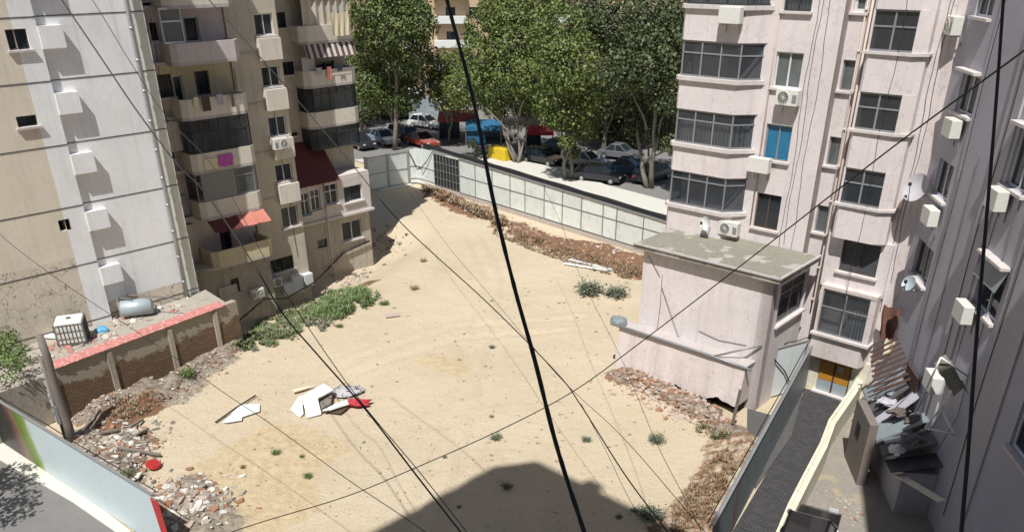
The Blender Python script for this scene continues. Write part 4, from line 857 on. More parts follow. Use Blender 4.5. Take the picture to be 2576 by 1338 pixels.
b=MB(); b.beam(FF.w(.9,.0,top(.9)),FF.w(28.4,.0,top(28.4)),.2,.07); b.build('top_rail','metal',FH)
b=MB(); b.box(FF,-.2,28.6,-.12,.12,-.1,.3); b.build('plinth','plinth',FH)
# barred opening near the corner
b=MB(); b.box(FF,1.0,4.4,-.02,.0,.4,2.95); b.build('dark_mesh','dark',FH)
b=MB()
for i in range(9): u=1.0+3.4*i/8; b.box(FF,u-.025,u+.025,.005,.05,.38,3.0)
for i in range(5): z=.4+2.55*i/4; b.box(FF,1.0,4.4,.012,.045,z-.02,z+.02)
b.build('window_bars','metal',FH)
g0=np.array(G(942,480)[:2]);g1=np.array(G(1030,463)[:2]); cvp=[g1,np.array(G(1048,462)[:2]),np.array(G(1066,466)[:2]),np.array(FF.w(.95,0,0)[:2])]
for k in range(3):
    b=MB(); quadwall(b,cvp[k],cvp[k+1],.1,2.95+.08*k,.03); b.build('sheet_panel','panel',FH)
b=MB(); b.tube([(q[0],q[1]-.05,1.55) for q in cvp],.03,6); b.tube([(q[0],q[1]-.05,.5) for q in cvp],.03,6); b.build('rail','fr_g',FH)
b=MB()
for j,(dz,dd) in enumerate(((.08,-.12),(.14,-.2),(.1,-.28),(.2,-.24),(.2,-.16))):
    b.tube([FF.w(u,dd+.02*math.sin(u*2+j),top(u)+dz+.02*math.sin(u*1.3+j*2)) for u in np.arange(-.5,28.5,.9)],.1,6)
tag(b.build('cable_bundle','black',smooth=True),'thick bundle of black cables lying along the top of the far hoarding','cable')
b=MB(); b.tube([(g1[0]+.1,g1[1]-.1,2.8),(g1[0]+.7,g1[1]-.2,1.6),(g1[0]+1.2,g1[1]-.3,1.3),FF.w(-.6,.3,1.5),FF.w(.2,.2,2.2),FF.w(.9,.1,3.1)],.035,6)
tag(b.build('hanging_cable','black',smooth=True),'dark cable looping down over the curved corner of the far hoarding','cable')
GT_=thing('metal_gate',(g0[0],g0[1],0),'two leaved pale sheet metal gate in the far left corner of the lot','gate')
gu=(g1-g0)/np.linalg.norm(g1-g0); GFr=Fr(g0,0,1); GFr.u=gu; GFr.n=np.array([gu[1],-gu[0]]); gl_=np.linalg.norm(g1-g0)
for k in range(2):
    a,c_=-.55+(gl_+.5)*k/2,-.55+(gl_+.5)*(k+1)/2; lf=MB(); lf.box(GFr,a+.06,c_-.06,0,.02,.12,2.8); L_=lf.build('gate_leaf','panel',GT_)
    b=MB()
    for q in (a+.05,c_-.05): b.box(GFr,q-.04,q+.04,.021,.07,.08,2.85)
    for z in (.15,1.4,2.78): b.box(GFr,a+.1,c_-.1,.022,.06,z-.035,z+.035)
    b.build('leaf_frame','metal',L_)
b=MB(); b.box(GFr,-.75,-.58,-.1,.12,-.05,2.9); b.build('gate_post','beige',GT_); b=MB(); b.box(GFr,gl_,gl_+.12,-.1,.1,-.05,3.0); b.build('gate_post','metal',GT_)
b=MB(); b.beam((*(g0+gu*.4+GFr.n*.2),.02),(*(g1+GFr.n*.2),.02),.9,.08); struct(b.build('kerb','walk'))
# ---------------------------------------------------------------- brick retaining wall with red coping, left
W0,W1=np.array(G(190,1050)[:2]),np.array(G(590,880)[:2]); wu_=(W1-W0)/np.linalg.norm(W1-W0); wn=np.array([wu_[1],-wu_[0]])
WF=Fr(W0,0,1); WF.u=wu_; WF.n=wn; WL=float(np.linalg.norm(W1-W0)); ang=math.atan2(wu_[1],wu_[0])
M['brick']=brick('old_brickwork',-ang,(.27,.17,.10),(.19,.12,.075),(.07,.055,.045),1,.27,.10,(.34,.30,.235),.014)
BW=thing('retaining_wall',(W0[0],W0[1],0),'old brick retaining wall with peeling render along the left of the lot','wall')
WH=2.45
b=MB(); b.box(WF,-.35,WL+.6,-.35,0,-2.2,WH); b.build('brickwork','brick',BW)
for u in (2.1,5.1,7.6): b=MB(); b.box(WF,u-.12,u+.12,.001,.07,-.1,WH-.15); b.build('buttress','beige2',BW)
b=MB(); N=46
for i in range(N):
    ua=-.3+(WL+.2)*i/N; ub=ua+(WL+.2)/N*(.93 if i<34 else 1.0); j=rnd.uniform(-.02,.02)
    b.hexa([WF.w(ua,-.5+j,WH+.02),WF.w(ub,-.5+j,WH+.02),WF.w(ub,.10+j,WH+.02),WF.w(ua,.10+j,WH+.02),WF.w(ua,-.5+j,WH+.1),WF.w(ub,-.5+j,WH+.13),WF.w(ub,.10+j,WH+.05),WF.w(ua,.10+j,WH+.03)],0)
b.build('red_coping','redtile',BW)
tp=[WF.w(-.4,-.36,0),WF.w(WL+.5,-.36,0),LF.w(.4,-.1,0),LF.w(0,.05,0),LF.w(pipe_u,.2,0),LF.w(fin,.4,0),LF.w(-16,.42,0),WF.w(-9,-.36,0)]
b=MB(); b.prism([q[:2] for q in tp],0,WH-.3); struct(b.build('terrace_ground','terrace'))
TZ=WH-.3
SH=thing('yard_wall',G(70,1000),'grey rendered yard wall between the brick wall and the poster hoarding','wall')
sA=WF.w(-.4,.1,0);  sB=np.array(sA[:2])+np.array([-.86,.25])*7.0
b=MB(); quadwall(b,sA,sB,0,2.1,.2); b.build('wall','grey2',SH)
b=MB(); quadwall(b,(sA[0],sA[1]-.02),(sB[0],sB[1]-.02),2.101,2.18,.26); b.build('wall_top','terrace',SH)
# leaning old timber pole
pb=G(185,1120); b=MB(); b.tube([(pb[0]+.03*math.sin(z*2),pb[1],z) for z in (-.1,1,2,3,4,4.9)],.17,9,rs=[.19,.18,.17,.16,.15,.14]); o=thing('utility_pole',pb,'weathered split timber pole standing in the rubble at the left','pole'); b.build('shaft','wood',o,True)
b=MB(); b.tube([(pb[0]-.3,pb[1]+.1,-.1),(pb[0]-.27,pb[1]+.05,4.0)],.07,7); b.build('strut','wood',o,True)
b=MB(); b.beam((pb[0]-.2,pb[1]-.14,1.1),(pb[0]-.2,pb[1]-.14,1.9),.16,.03); b.build('tin_sheet','metal',o)
# junk on the terrace
def onT(x,y,z=None): return G(x,y,TZ if z is None else z)
c0=onT(188,858); o=thing('water_tank',c0,'dirty white plastic water tank in a wire cage on the terrace','water tank')
b=MB(); b.obox((c0[0],c0[1],TZ+.6),(1.15,1.1,1.05),(0,0,R(20))); b.build('tank','acw',o,bev=.09)
b=MB(); e=Matrix.Rotation(R(20),3,'Z')
def q_(x,y,z): v_=e@Vector((x,y,z)); return (c0[0]+v_[0],c0[1]+v_[1],TZ+v_[2])
for i in range(8):
    t=-.55+1.1*i/7
    for s in (-1,1): b.tube([q_(t,s*.58,.02),q_(t,s*.58,1.05)],.014,5); b.tube([q_(s*.6,t,.02),q_(s*.6,t,1.05)],.014,5)
for z in (.1,.4,.72,1.04): b.tube([q_(-.6,-.58,z),q_(.6,-.58,z),q_(.6,.58,z),q_(-.6,.58,z),q_(-.6,-.58,z)],.014,5)
b.build('wire_cage','acd',o); b=MB(); b.tube([q_(0,0,1.1),q_(0,0,1.17)],.1,10); b.build('cap','acd',o)
a_=onT(305,778,TZ+.45);c_=onT(382,768,TZ+.45); o=thing('boiler_tank',a_,'long grey cylinder tank lying on its side on the terrace','tank'); b=MB()
pa=Vector(a_);pc=Vector(c_); b.tube([tuple(pa.lerp(pc,t)) for t in (-.06,0,.02,.98,1,1.06)],.4,18,rs=[.2,.36,.4,.4,.36,.2]); b.build('cylinder','panel_s',o,True)
for t in (.1,1.12): b=MB(); b.tube([tuple(pa.lerp(pc,t)),tuple(pa.lerp(pc,t)+Vector((0,0,-.42)))],.05,6); b.build('leg','fr_g',o)
def blobmesh(c,r,mat,name,label,cat,group=None,sq=(1,1,.5),seed=1,kind=None,parent=None,amp=.35):
    b=bmesh.new(); bmesh.ops.create_icosphere(b,subdivisions=3,radius=1)
    for v_ in b.verts:
        k=1+amp*(fbm(np.array([v_.co.x*1.5+seed*3.1]),np.array([v_.co.y*1.5+v_.co.z*1.2+seed]),1.4)[0]-.45)*2; v_.co=Vector((c[0]+v_.co.x*r*sq[0]*k,c[1]+v_.co.y*r*sq[1]*k,c[2]+max(v_.co.z,-.2)*r*sq[2]*k))
    me=bpy.data.meshes.new(name); b.to_mesh(me); b.free(); me.materials.append(M[mat]); o=bpy.data.objects.new(name,me); C.objects.link(o)
    if parent: o.parent=parent; return o
    return tag(o,label,cat,group,kind)
M['blueb']=simple('blue_plastic',(.12,.38,.62),.4,0,.2,5,.2)
blobmesh(onT(258,832),.32,'blueb','plastic_bag','blue plastic bag beside the caged water tank on the terrace','bag',sq=(1,.8,.7),seed=4)
blobmesh(onT(155,850),.22,'blueb','plastic_bag','small blue plastic bag left of the caged water tank','bag',sq=(1.2,.8,.5),seed=6)
b=MB(); b.obox(onT(135,845,TZ+.12),(1.1,.3,.12),(0,.05,R(-4))); tag(b.build('white_board','styro'),'white narrow board lying left of the caged water tank','board')
b=MB()
for pts in ([(0,772),(150,768),(255,740),(395,745),(452,752)],[(70,800),(170,770),(260,748),(330,752)]):
    b.tube([G(x,y,TZ+.9+.2*math.sin(x*.02)) for x,y in pts],.035,6)
tag(b.build('service_cable','wood',smooth=True),'dusty service cables slung low in front of the left gable above the terrace','cable')
# ---------------------------------------------------------------- hoardings along the street and the lane
def hoarding(name,p,q,h,label,mat,extras=None,posts_side=1,n=6,lower=None):
    p=np.array(p[:2]);q=np.array(q[:2]); o=thing(name,(p[0],p[1],0),label,'fence'); fr=Fr(p,0,1); fr.u=(q-p)/np.linalg.norm(q-p); fr.n=np.array([fr.u[1],-fr.u[0]])*posts_side; L=float(np.linalg.norm(q-p))
    for k in range(n):
        b=MB(); b.box(fr,L*k/n+.005,L*(k+1)/n-.005,-.02,.0,.08,h); b.build('sheet_panel',mat,o)
        b=MB(); b.box(fr,L*k/n-.03,L*k/n+.03,-.08,-.021,0,h+.02); b.build('post','fr_g',o)
    b=MB(); b.box(fr,0,L,-.06,.03,h+.001,h+.05); b.build('top_rail','metal',o); b=MB(); b.tube([fr.w(L*k/8,-.2,h+.04+.03*math.sin(k*2)) for k in range(9)],.02,6); b.build('top_cable','black',o,True)
    b=MB(); b.box(fr,0,L,-.13,-.09,h-.1,h-.03); b.build('rail','metal',o)
    return o,fr,L
hp,hq=G(-60,1071),G(420,1392)
def poster_mat():
    m,n,l,p=newmat('printed_poster'); d=n.new('ShaderNodeVectorMath'); d.operation='DOT_PRODUCT'; u=np.array(hq[:2])-np.array(hp[:2]); u/=np.linalg.norm(u); d.inputs[1].default_value=(u[0],u[1],.2)
    v=coords(n,l); l.new(v,d.inputs[0]); nv=noise(n,l,v,1.1,5,.65)
    s=n.new('ShaderNodeMath'); s.operation='MULTIPLY_ADD'; s.inputs[1].default_value=1; l.new(d.outputs['Value'],s.inputs[0]); l.new(_scale(n,l,nv,1.1),s.inputs[2])
    p0=float(np.dot(u,hp[:2])); mp=n.new('ShaderNodeMapRange'); mp.inputs['From Min'].default_value=p0+3.0; mp.inputs['From Max'].default_value=p0+8.2; l.new(s.outputs[0],mp.inputs['Value'])
    c=ramp(n,l,mp.outputs[0],[(0,(.015,.02,.022)),(.30,(.03,.025,.022)),(.38,(.11,.045,.04)),(.47,(.20,.13,.07)),(.55,(.10,.17,.02)),(.64,(.20,.30,.05)),(.72,(.50,.58,.57)),(1,(.52,.60,.62))])
    l.new(c,p.inputs['Base Color']); p.inputs['Roughness'].default_value=.4; return m
M['poster']=poster_mat()
o,HFr,L=hoarding('poster_hoarding',hp,hq,2.35,'street side hoarding with a printed green and brown poster in the bottom left corner','poster',None,1 if True else -1,4)
if (HFr.n@(np.array([0,0])-np.array(hp[:2])))<0: HFr.n=-HFr.n
b=MB(); u_=HFr.px(413,1325,0)[0]; b.hexa([HFr.w(*q) for q in ((u_-.15,.035,.5),(u_+.25,.035,.5),(u_+.25,.045,.5),(u_-.15,.045,.5),(u_-.35,.035,2.3),(u_+.12,.035,2.3),(u_+.12,.045,2.3),(u_-.35,.045,2.3))]); b.build('red_stripe','redp',o)
hp2,hq2=G(2026,976),G(1841,1338); dv=np.array(hq2[:2])-np.array(hp2[:2]); hq2e=(hp2[0]+dv[0]*1.25,hp2[1]+dv[1]*1.25)
o,RFr,L=hoarding('lane_hoarding',hp2,hq2e,2.3,'dark grey sheet hoarding between the lot and the paved side lane','panel_d',None,-1,6)
b=MB(); u_=RFr.px(1850,1290,0)[0]
for k in (0,.25): b.box(RFr,u_+k,u_+k+.05,.001 if RFr.n@np.array([1,0])>0 else -.03,.02,.1,2.28)
b.build('red_stripe','woodd',o)
pA=np.array(hp2[:2]); pBc=np.array(G(1916,1008)[:2])
o,XFr,L=hoarding('white_panel_fence',pBc,pA+np.array([-.05,-.02]),2.45,'bright white sheet panel joining the annexe to the lane hoarding','panel_w',None,1,2)
for k in range(len([c for c in o.children])): pass
b=MB(); b.tube([XFr.w(.1,.08,2.2),XFr.w(1.0,.1,1.3),XFr.w(1.7,.1,.2)],.03,6); tag(b.build('hanging_cable','black',smooth=True),'dark cable hanging across the white sheet panel by the annexe','cable')
# curved cream wall on the right of the lane
cw=[G(2150,1003),G(2128,1040),G(2100,1082),G(2074,1120),G(2052,1180),G(2016,1250),G(1972,1338),G(1930,1440)]
CW=thing('lane_wall',cw[3],'low curved cream wall with a broad sloping top beside the paved lane','wall')
b=MB(); N=len(cw)
def off(i,t):
    a=np.array(cw[max(i-1,0)][:2]);c2=np.array(cw[min(i+1,N-1)][:2]); v_=(c2-a)/np.linalg.norm(c2-a); return np.array(cw[i][:2])+np.array([-v_[1],v_[0]])*t
sg=1 if off(3,1)[0]>cw[3][0] else -1
for i in range(N-1):
    pp=[off(i,0),off(i+1,0),off(i+1,.24*sg),off(i,.24*sg)]; b.hexa([(*q,0) for q in pp]+[(*q,1.15+(.0 if j in (0,1) else -.05)) for j,q in enumerate(pp)])
b.build('wall','cream',CW)
b=MB()
for i in range(N-1):
    pp=[off(i,-.05*sg),off(i+1,-.05*sg),off(i+1,.06*sg),off(i,.06*sg)]; b.hexa([(*q,1.155) for q in pp]+[(*q,1.2) for q in pp])
b.build('wall_edge','cream',CW)
# ---------------------------------------------------------------- cars
def car(loc,rot,label,col,kind='hatch',L=4.1,Wd=1.72,Hh=1.45,group='parked cars along the street'):
    o=thing('parked_car',(loc[0],loc[1],0),label,'car',group); mt=simple('paint_'+label.split()[0],col,.25,0,.04,1,0); mt.node_tree.nodes['Principled BSDF'].inputs['Coat Weight'].default_value=.5
    T=Matrix.Translation((loc[0],loc[1],.02))@Matrix.Rotation(rot,4,'Z')
    P_=lambda x,y,z: tuple(T@Vector((x,y,z)))
    h=L/2; bl=.86 if kind!='van' else 1.0
    prof=[(-h,.32),(-h,.62),(-h+.1,bl-.08),(-h+.5,bl),(h-1.15 if kind!='van' else h-.5,bl),(h-.25,bl-.16),(h,.6),(h,.32)]
    b=MB()
    S=[]
    for k,(ys,ins) in enumerate(((-Wd/2,.0),(-Wd/2+.07,-1),(Wd/2-.07,-1),(Wd/2,.0))):
        S.append([P_(x,ys,z-(.05 if ins==0 and z>.7 else 0)) for x,z in prof])
    n=len(prof)
    for k in range(3):
        for j in range(n): b.face([S[k][j],S[k][(j+1)%n],S[k+1][(j+1)%n],S[k+1][j]])
    b.face(S[0]); b.face(S[3][::-1]); body=b.build('body',mt,o,True); 
    for pl in body.data.polygons: pl.use_smooth=False
    x0,x1={'hatch':(-h+.25,h-1.25),'sedan':(-h+.75,h-1.3),'van':(-h+.1,h-.6),'suv':(-h+.12,h-1.2)}[kind]; r0,r1={'hatch':(x0+.45,x1-.75),'sedan':(x0+.6,x1-.75),'van':(x0+.15,x1-.55),'suv':(x0+.3,x1-.6)}[kind]
    w0,w1=Wd/2-.06,Wd/2-.24
    base=[P_(x0,-w0,bl-.01),P_(x1,-w0,bl-.01),P_(x1,w0,bl-.01),P_(x0,w0,bl-.01)]; tp_=[P_(r0,-w1,Hh-.05),P_(r1,-w1,Hh-.05),P_(r1,w1,Hh-.05),P_(r0,w1,Hh-.05)]
    b=MB(); b.hexa(base+tp_); cb=b.build('windows','glassopaque',o)
    b=MB(); b.hexa([P_(r0-.04,-w1-.02,Hh-.06),P_(r1+.04,-w1-.02,Hh-.06),P_(r1+.04,w1+.02,Hh-.06),P_(r0-.04,w1+.02,Hh-.06),P_(r0+.08,-w1+.08,Hh),P_(r1-.08,-w1+.08,Hh),P_(r1-.08,w1-.08,Hh),P_(r0+.08,w1-.08,Hh)]); b.build('roof',mt,o)
    for i in range(4): b=MB(); b.beam(base[i],tp_[i],.09,.07); b.build('pillar',mt,o)
    for s in (-1,1): b=MB(); b.beam(P_((x0+x1)/2,s*(w0+.0),bl),P_((r0+r1)/2,s*(w1+.01),Hh-.05),.07,.04); b.build('pillar',mt,o)
    for sx in (-1,1):
        for sy in (-1,1):
            c0=Vector((sx*(h-.78),sy*(Wd/2-.1),.31)); b=MB(); b.tube([tuple(T@(c0+Vector((0,-.1,0)))),tuple(T@(c0+Vector((0,.1,0))))],.31,14); wl=b.build('wheel','black',o)
            b=MB(); b.tube([tuple(T@(c0+Vector((0,sy*.101,0)))),tuple(T@(c0+Vector((0,sy*.115,0))))],.19,10); b.build('rim','metal',wl)
            b=MB(); b.beam(P_(sx*(h+.005),sy*(Wd/2-.42),.66),P_(sx*(h+.005),sy*(Wd/2-.12),.66),.03,.14); b.build('headlight' if sx>0 else 'tail_light','fr_w' if sx>0 else 'redp',o)
    return o
M['glassopaque']=simple('dark_car_glass',(.02,.025,.03),.08,0,.2,1,0)
CA=[((1073,322),-.6,'white hatchback parked at the far end of the street',(.75,.76,.74),'hatch'),
 ((965,362),-.9,'pale blue car half hidden under the far left tree',(.25,.32,.36),'sedan'),((1018,352),-.9,'dark brown van parked beside the far left tree',(.05,.035,.03),'van'),
 ((1062,368),-.9,'low dark red car in front of the brown van',(.35,.06,.035),'sedan'),
 ((1365,412),-.75,'black car in tree shade behind the multi stemmed tree',(.01,.012,.018),'suv'),
 ((1475,420),-.55,'silver sedan parked in tree shade behind the hoarding',(.38,.40,.42),'sedan'),
 ((1508,457),-.5,'shiny black estate car nearest the hoarding',(.012,.012,.02),'suv'),
 ((1580,438),-.4,'steel blue car parked behind the black estate car',(.05,.12,.17),'sedan'),
 ((1640,455),.9,'dark van by the rightmost street tree',(.02,.02,.03),'van'),
 ((1250,350),-.7,'grey car hidden far down the street between stalls',(.2,.2,.2),'sedan'),
 ((905,372),-.9,'black car seen past the right edge of the left block',(.02,.02,.025),'suv'),
 ((1560,400),-.5,'dim grey sedan in deep shade beyond the blue car',(.15,.15,.16),'sedan'),
 ((1420,388),-.6,'dark green hatchback in deep shade beyond the silver sedan',(.03,.06,.05),'hatch')]
for p_,r_,lb,cl,kd in CA: g=G(*p_); car(g,r_,lb,cl,kd,4.3)
g=G(2032,1318,1.3); car((g[0],g[1]),R(62),'black car roof showing behind the curved cream wall at the bottom','%s'and(.012,.012,.014),'suv',4.2,1.75,1.5,None)
# ---------------------------------------------------------------- market stalls
def stall(x0,x1,y,h,dep,label,roofm,sidem,name='market_stall',peak=.5,Yo=0):
    a=np.array(G(x0,y)[:2]);c_=np.array(G(x1,y)[:2]); u=(c_-a)/np.linalg.norm(c_-a); fr=Fr(a,0,1); fr.u=u; fr.n=np.array([u[1],-u[0]]); W_=float(np.linalg.norm(c_-a)); o=thing(name,(a[0],a[1],0),label,'stall')
    b=MB(); b.open=True; n=10
    for i in range(n):
        ua,ub=W_*i/n,W_*(i+1)/n; s=lambda u_:.12*math.sin(u_/W_*3.14*3)-.05
        b.face([fr.w(ua,.3,h+s(ua)),fr.w(ub,.3,h+s(ub)),fr.w(ub,-dep/2,h+peak),fr.w(ua,-dep/2,h+peak)]); b.face([fr.w(ua,-dep/2,h+peak),fr.w(ub,-dep/2,h+peak),fr.w(ub,-dep,h),fr.w(ua,-dep,h)])
        b.face([fr.w(ua,.3,h+s(ua)),fr.w(ub,.3,h+s(ub)),fr.w(ub,.32,h-.4),fr.w(ua,.32,h-.4)])
    b.build('canopy',roofm,o)
    b=MB(); b.box(fr,.1,W_*.55,-.3,0,.1,h-.5); b.build('side_sheet',sidem,o)
    for u_ in (.05,W_-.05):
        for d in (.2,-dep+.1): b=MB(); b.tube([fr.w(u_,d,0),fr.w(u_,d,h)],.04,6); b.build('pole','metal',o)
    return o
M['redstall']=simple('faded_red_canvas',(.38,.07,.07),.8,0,.2,3,.2)
stall(1104,1200,352,2.3,3.5,'market stall with a faded red canopy and navy side sheets','redstall','tarpd')
stall(1172,1262,366,1.9,2.5,'market stall with a torn blue and white canopy beside the black cable','tarpb','tarpb')
stall(1322,1392,378,1.9,2.5,'bright red canopy between the trees','red','tarpd',peak=.3)
g=G(1258,402); o=thing('covered_stack',g,'yellow tarpaulin over a long stack beside the multi stemmed tree','tarpaulin'); b=MB()
uu=Vector((*fu,0)); vv=Vector((*fn,0)); cg=Vector(g)
b.hexa([tuple(cg+uu*a*s+vv*c2*t+Vector((0,0,z))) for z,s,t in ((0,1,1),(1.25,.88,.8)) for a,c2 in ((-1.35,-.6),(1.35,-.6),(1.35,.6),(-1.35,.6))]); ob=b.build('tarpaulin','tarpy',o,bev=.15)
# ---------------------------------------------------------------- vegetation
def leaves(name,blobs,n,size,mat,parent=None,seed=0,hole=.36,flat=.6):
    """crown of many small leaf sprays spread through several overlapping volumes"""
    rs=np.random.RandomState(seed); Vs=[]
    for (cx,cy,cz,r) in blobs:
        k=int(n*(r/3.)**1.7)+20; d=rs.normal(size=(k,3)); d/=np.linalg.norm(d,axis=1)[:,None]; rad=r*rs.uniform(.25,1.,k)**.45*(1+.28*(fbm(d[:,0]*2+seed,d[:,1]*2+d[:,2]*1.7,1.6)-.45)*2)
        p=d*rad[:,None]*np.array([1,1,.9])+np.array([cx,cy,cz]); keep=fbm(p[:,0]*1.1+p[:,2]*.7,p[:,1]*1.1-p[:,2]*.6,.75,3)>hole-.08; p=p[keep]; d=d[keep]; k=len(p)
        nr=d*.7+rs.normal(size=(k,3))*.6+np.array([0,0,flat]); nr/=np.linalg.norm(nr,axis=1)[:,None]; a=np.cross(nr,rs.normal(size=(k,3))); a/=np.linalg.norm(a,axis=1)[:,None]; b=np.cross(nr,a)
        s=(size*rs.uniform(.5,1.25,k))[:,None]; w_=s*.62
        Vs.append(np.stack([p-a*s,p-b*w_+a*s*.1,p+a*s+nr*s*.2,p+b*w_-a*s*.1],1))
    V_=np.concatenate(Vs).reshape(-1,3); Fc=np.arange(len(V_)).reshape(-1,4); me=bpy.data.meshes.new(name); me.vertices.add(len(V_)); me.vertices.foreach_set('co',V_.ravel()); me.loops.add(Fc.size); me.loops.foreach_set('vertex_index',Fc.ravel()); me.polygons.add(len(Fc)); me.polygons.foreach_set('loop_start',np.arange(0,Fc.size,4)); me.update(calc_edges=True)
    me.materials.append(M[mat]); o=bpy.data.objects.new(name,me); C.objects.link(o)
    if parent: o.parent=parent; o.matrix_parent_inverse=parent.matrix_world.inverted()
    return o
def wob(p,q,n,amp,seed):
    r=random.Random(seed); p=Vector(p);q=Vector(q); return [tuple(p.lerp(q,i/n)+Vector((r.uniform(-amp,amp),r.uniform(-amp,amp),0))*(1 if 0<i<n else 0)) for i in range(n+1)]
def tree(base,label,blobs_px,leaf='leaf',n=950,size=.27,stems=1,seed=1,tr=.26,Y=None,group='street trees behind the far hoarding',dy=2.5):
    g=G(*base); Y=Y or g[1]; g=(g[0],Y,0) if Y else g; o=thing('street_tree',g,label,'tree',group); r=random.Random(seed); bl=[]
    for (x,y,rp) in blobs_px:
        Yb=Y+r.uniform(-dy,dy); p=ATY(x,y,Yb); bl.append((p[0],p[1],p[2],rp*Yb/2045))
    t=MB(); 
    for s in range(stems):
        a=2.4*s; b0=(g[0]+(.22*math.cos(a) if stems>1 else 0),g[1]+(.2*math.sin(a) if stems>1 else 0),.0); c_=bl[s%len(bl)]; m_=(g[0]*.5+c_[0]*.5+.3*math.cos(a),g[1]*.5+c_[1]*.5,c_[2]*.45)
        path=wob(b0,m_,4,.1,seed+s)+wob(m_,c_[:3],4,.2,seed+s+9)[1:]; k=len(path); t.tube(path,tr,8,rs=[tr*(1-.75*i/(k-1)) for i in range(k)])
    trunk=t.build('trunk','bark',o,True); t=MB()
    for i,c_ in enumerate(bl):
        m_=(g[0]+r.uniform(-.3,.3),g[1]+r.uniform(-.3,.3),max(2.,c_[2]*.45+r.uniform(-1,1))); path=wob(m_,c_[:3],5,.22,seed+i+40); t.tube(path,.1,6,rs=[.11*(1-.13*j) for j in range(6)])
        for _ in range(3): e=(c_[0]+r.uniform(-1,1)*c_[3]*.8,c_[1]+r.uniform(-1,1)*c_[3]*.8,c_[2]+r.uniform(-.5,1)*c_[3]*.8); t.tube(wob(c_[:3],e,3,.1,seed+i),.04,5,rs=[.05,.04,.03,.02])
    t.build('branches','bark',trunk,True); leaves('crown',bl,n,size,leaf,o,seed); return o
tree((994,378),'tall plane tree beside the left block, its crown against the balconies',[(985,55,92),(930,130,62),(1035,140,58),(962,225,58),(1015,240,48),(930,20,70),(1045,55,55),(1000,-40,90),(925,215,42)],'leaf',3500,0.156,1,3)
tree((1301,412),'multi stemmed tree right behind the yellow tarpaulin',[(1290,175,80),(1245,240,55),(1345,245,58),(1205,150,62),(1300,95,80),(1262,285,22),(1340,200,60),(1170,225,55),(1290,20,75)],'leafb',3500,0.148,4,5,.15)
tree((1190,402),'small low leafy tree in front of the blue market stall',[(1192,372,17),(1205,388,13),(1183,360,12)],'leafb',1500,.13,2,6,.08)
tree((1432,453),'tree with a forked trunk rising beside the shiny black car',[(1425,260,80),(1408,300,34),(1465,315,48),(1430,165,85),(1405,85,75),(1480,230,60),(1425,355,22),(1440,385,20)],'leafb',3500,0.148,2,7,.2)
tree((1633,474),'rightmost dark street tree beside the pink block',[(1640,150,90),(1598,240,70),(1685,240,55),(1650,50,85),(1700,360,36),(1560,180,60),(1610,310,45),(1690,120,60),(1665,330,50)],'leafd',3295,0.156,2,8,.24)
tree((1135,345),'yellowish tree in the gap left of the thick black cable',[(1130,205,58),(1105,160,38),(1160,160,40),(1150,235,44),(1115,245,36),(1085,215,36)],'leafb',2929,0.148,1,9,.15,88)
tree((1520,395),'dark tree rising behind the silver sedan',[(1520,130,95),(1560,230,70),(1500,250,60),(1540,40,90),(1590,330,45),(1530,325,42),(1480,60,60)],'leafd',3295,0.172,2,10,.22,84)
tree((1230,330),'tree top showing above the multi stemmed tree',[(1215,75,50),(1255,30,55),(1330,30,70),(1360,-20,80)],'leafb',3295,0.172,1,11,.2,95)
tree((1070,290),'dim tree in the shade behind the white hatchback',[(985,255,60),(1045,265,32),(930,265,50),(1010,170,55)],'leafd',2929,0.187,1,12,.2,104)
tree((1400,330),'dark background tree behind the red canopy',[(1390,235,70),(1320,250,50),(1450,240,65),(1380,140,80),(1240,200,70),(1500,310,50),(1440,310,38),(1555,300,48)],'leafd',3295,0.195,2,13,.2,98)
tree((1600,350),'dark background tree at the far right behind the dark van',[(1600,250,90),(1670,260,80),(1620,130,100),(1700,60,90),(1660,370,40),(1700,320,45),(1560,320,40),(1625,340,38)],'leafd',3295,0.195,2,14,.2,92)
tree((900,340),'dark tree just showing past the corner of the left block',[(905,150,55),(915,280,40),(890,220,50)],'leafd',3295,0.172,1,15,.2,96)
pt=G(45,1235); pt=(pt[0]-1.3,pt[1]-3.3,0); o=thing('street_tree',pt,'young tree just outside the frame at the lower left, throwing leaf shadow on the pavement','tree'); b=MB(); b.tube(wob(pt,(pt[0],pt[1],4.5),5,.05,3),.08,7); b.build('trunk','bark',o,True)
leaves('crown',[(pt[0],pt[1],5.2,1.5),(pt[0]-1.2,pt[1]+.5,5.6,1.3),(pt[0]+.9,pt[1]-.6,4.7,1.0),(pt[0]-.3,pt[1]+1.4,5.,1.0)],1500,.12,'leaf',o,5,.44)
# back apartment block
bo=ATY(1100,300,122); BF=Fr((bo[0]-45,122),90,1); BB=thing('apartment_block',(bo[0],122,0),'tan apartment block with white balconies seen between the tree tops','building')
if BF.n[1]>0: BF.n=-BF.n
M['tan']=plaster('tan_render',(.50,.37,.24),.2,(.25,.17,.1),.2); wl=[]
for f in range(8):
    for k in range(28):
        u=2+k*3.2; wl.append([u,u+1.3,f*3+1.0,f*3+2.3]) if (k+f)%5 else None
wl_=wl; wall(BF,0,92,0,26,0,wl,'tan',BB,room=1.2)
b=MB(); b.prism([BF.w(0,-1.3,0)[:2],BF.w(92,-1.3,0)[:2],BF.w(92,-12,0)[:2],BF.w(0,-12,0)[:2]],0,26); b.build('wall','tan',BB)
vis=[h for h in wl if 38<h[0]<62]
for h in vis: window(BF,h,0,BB,'fr_d','glass',2,(),None)
for f in range(0,8):
    for u in (38.5,45.2,52.5,59.5): 
        b=MB(); b.box(BF,u,u+4.6,.002,1.3,f*3+.35,f*3+1.25); b.build('balcony','white',BB)
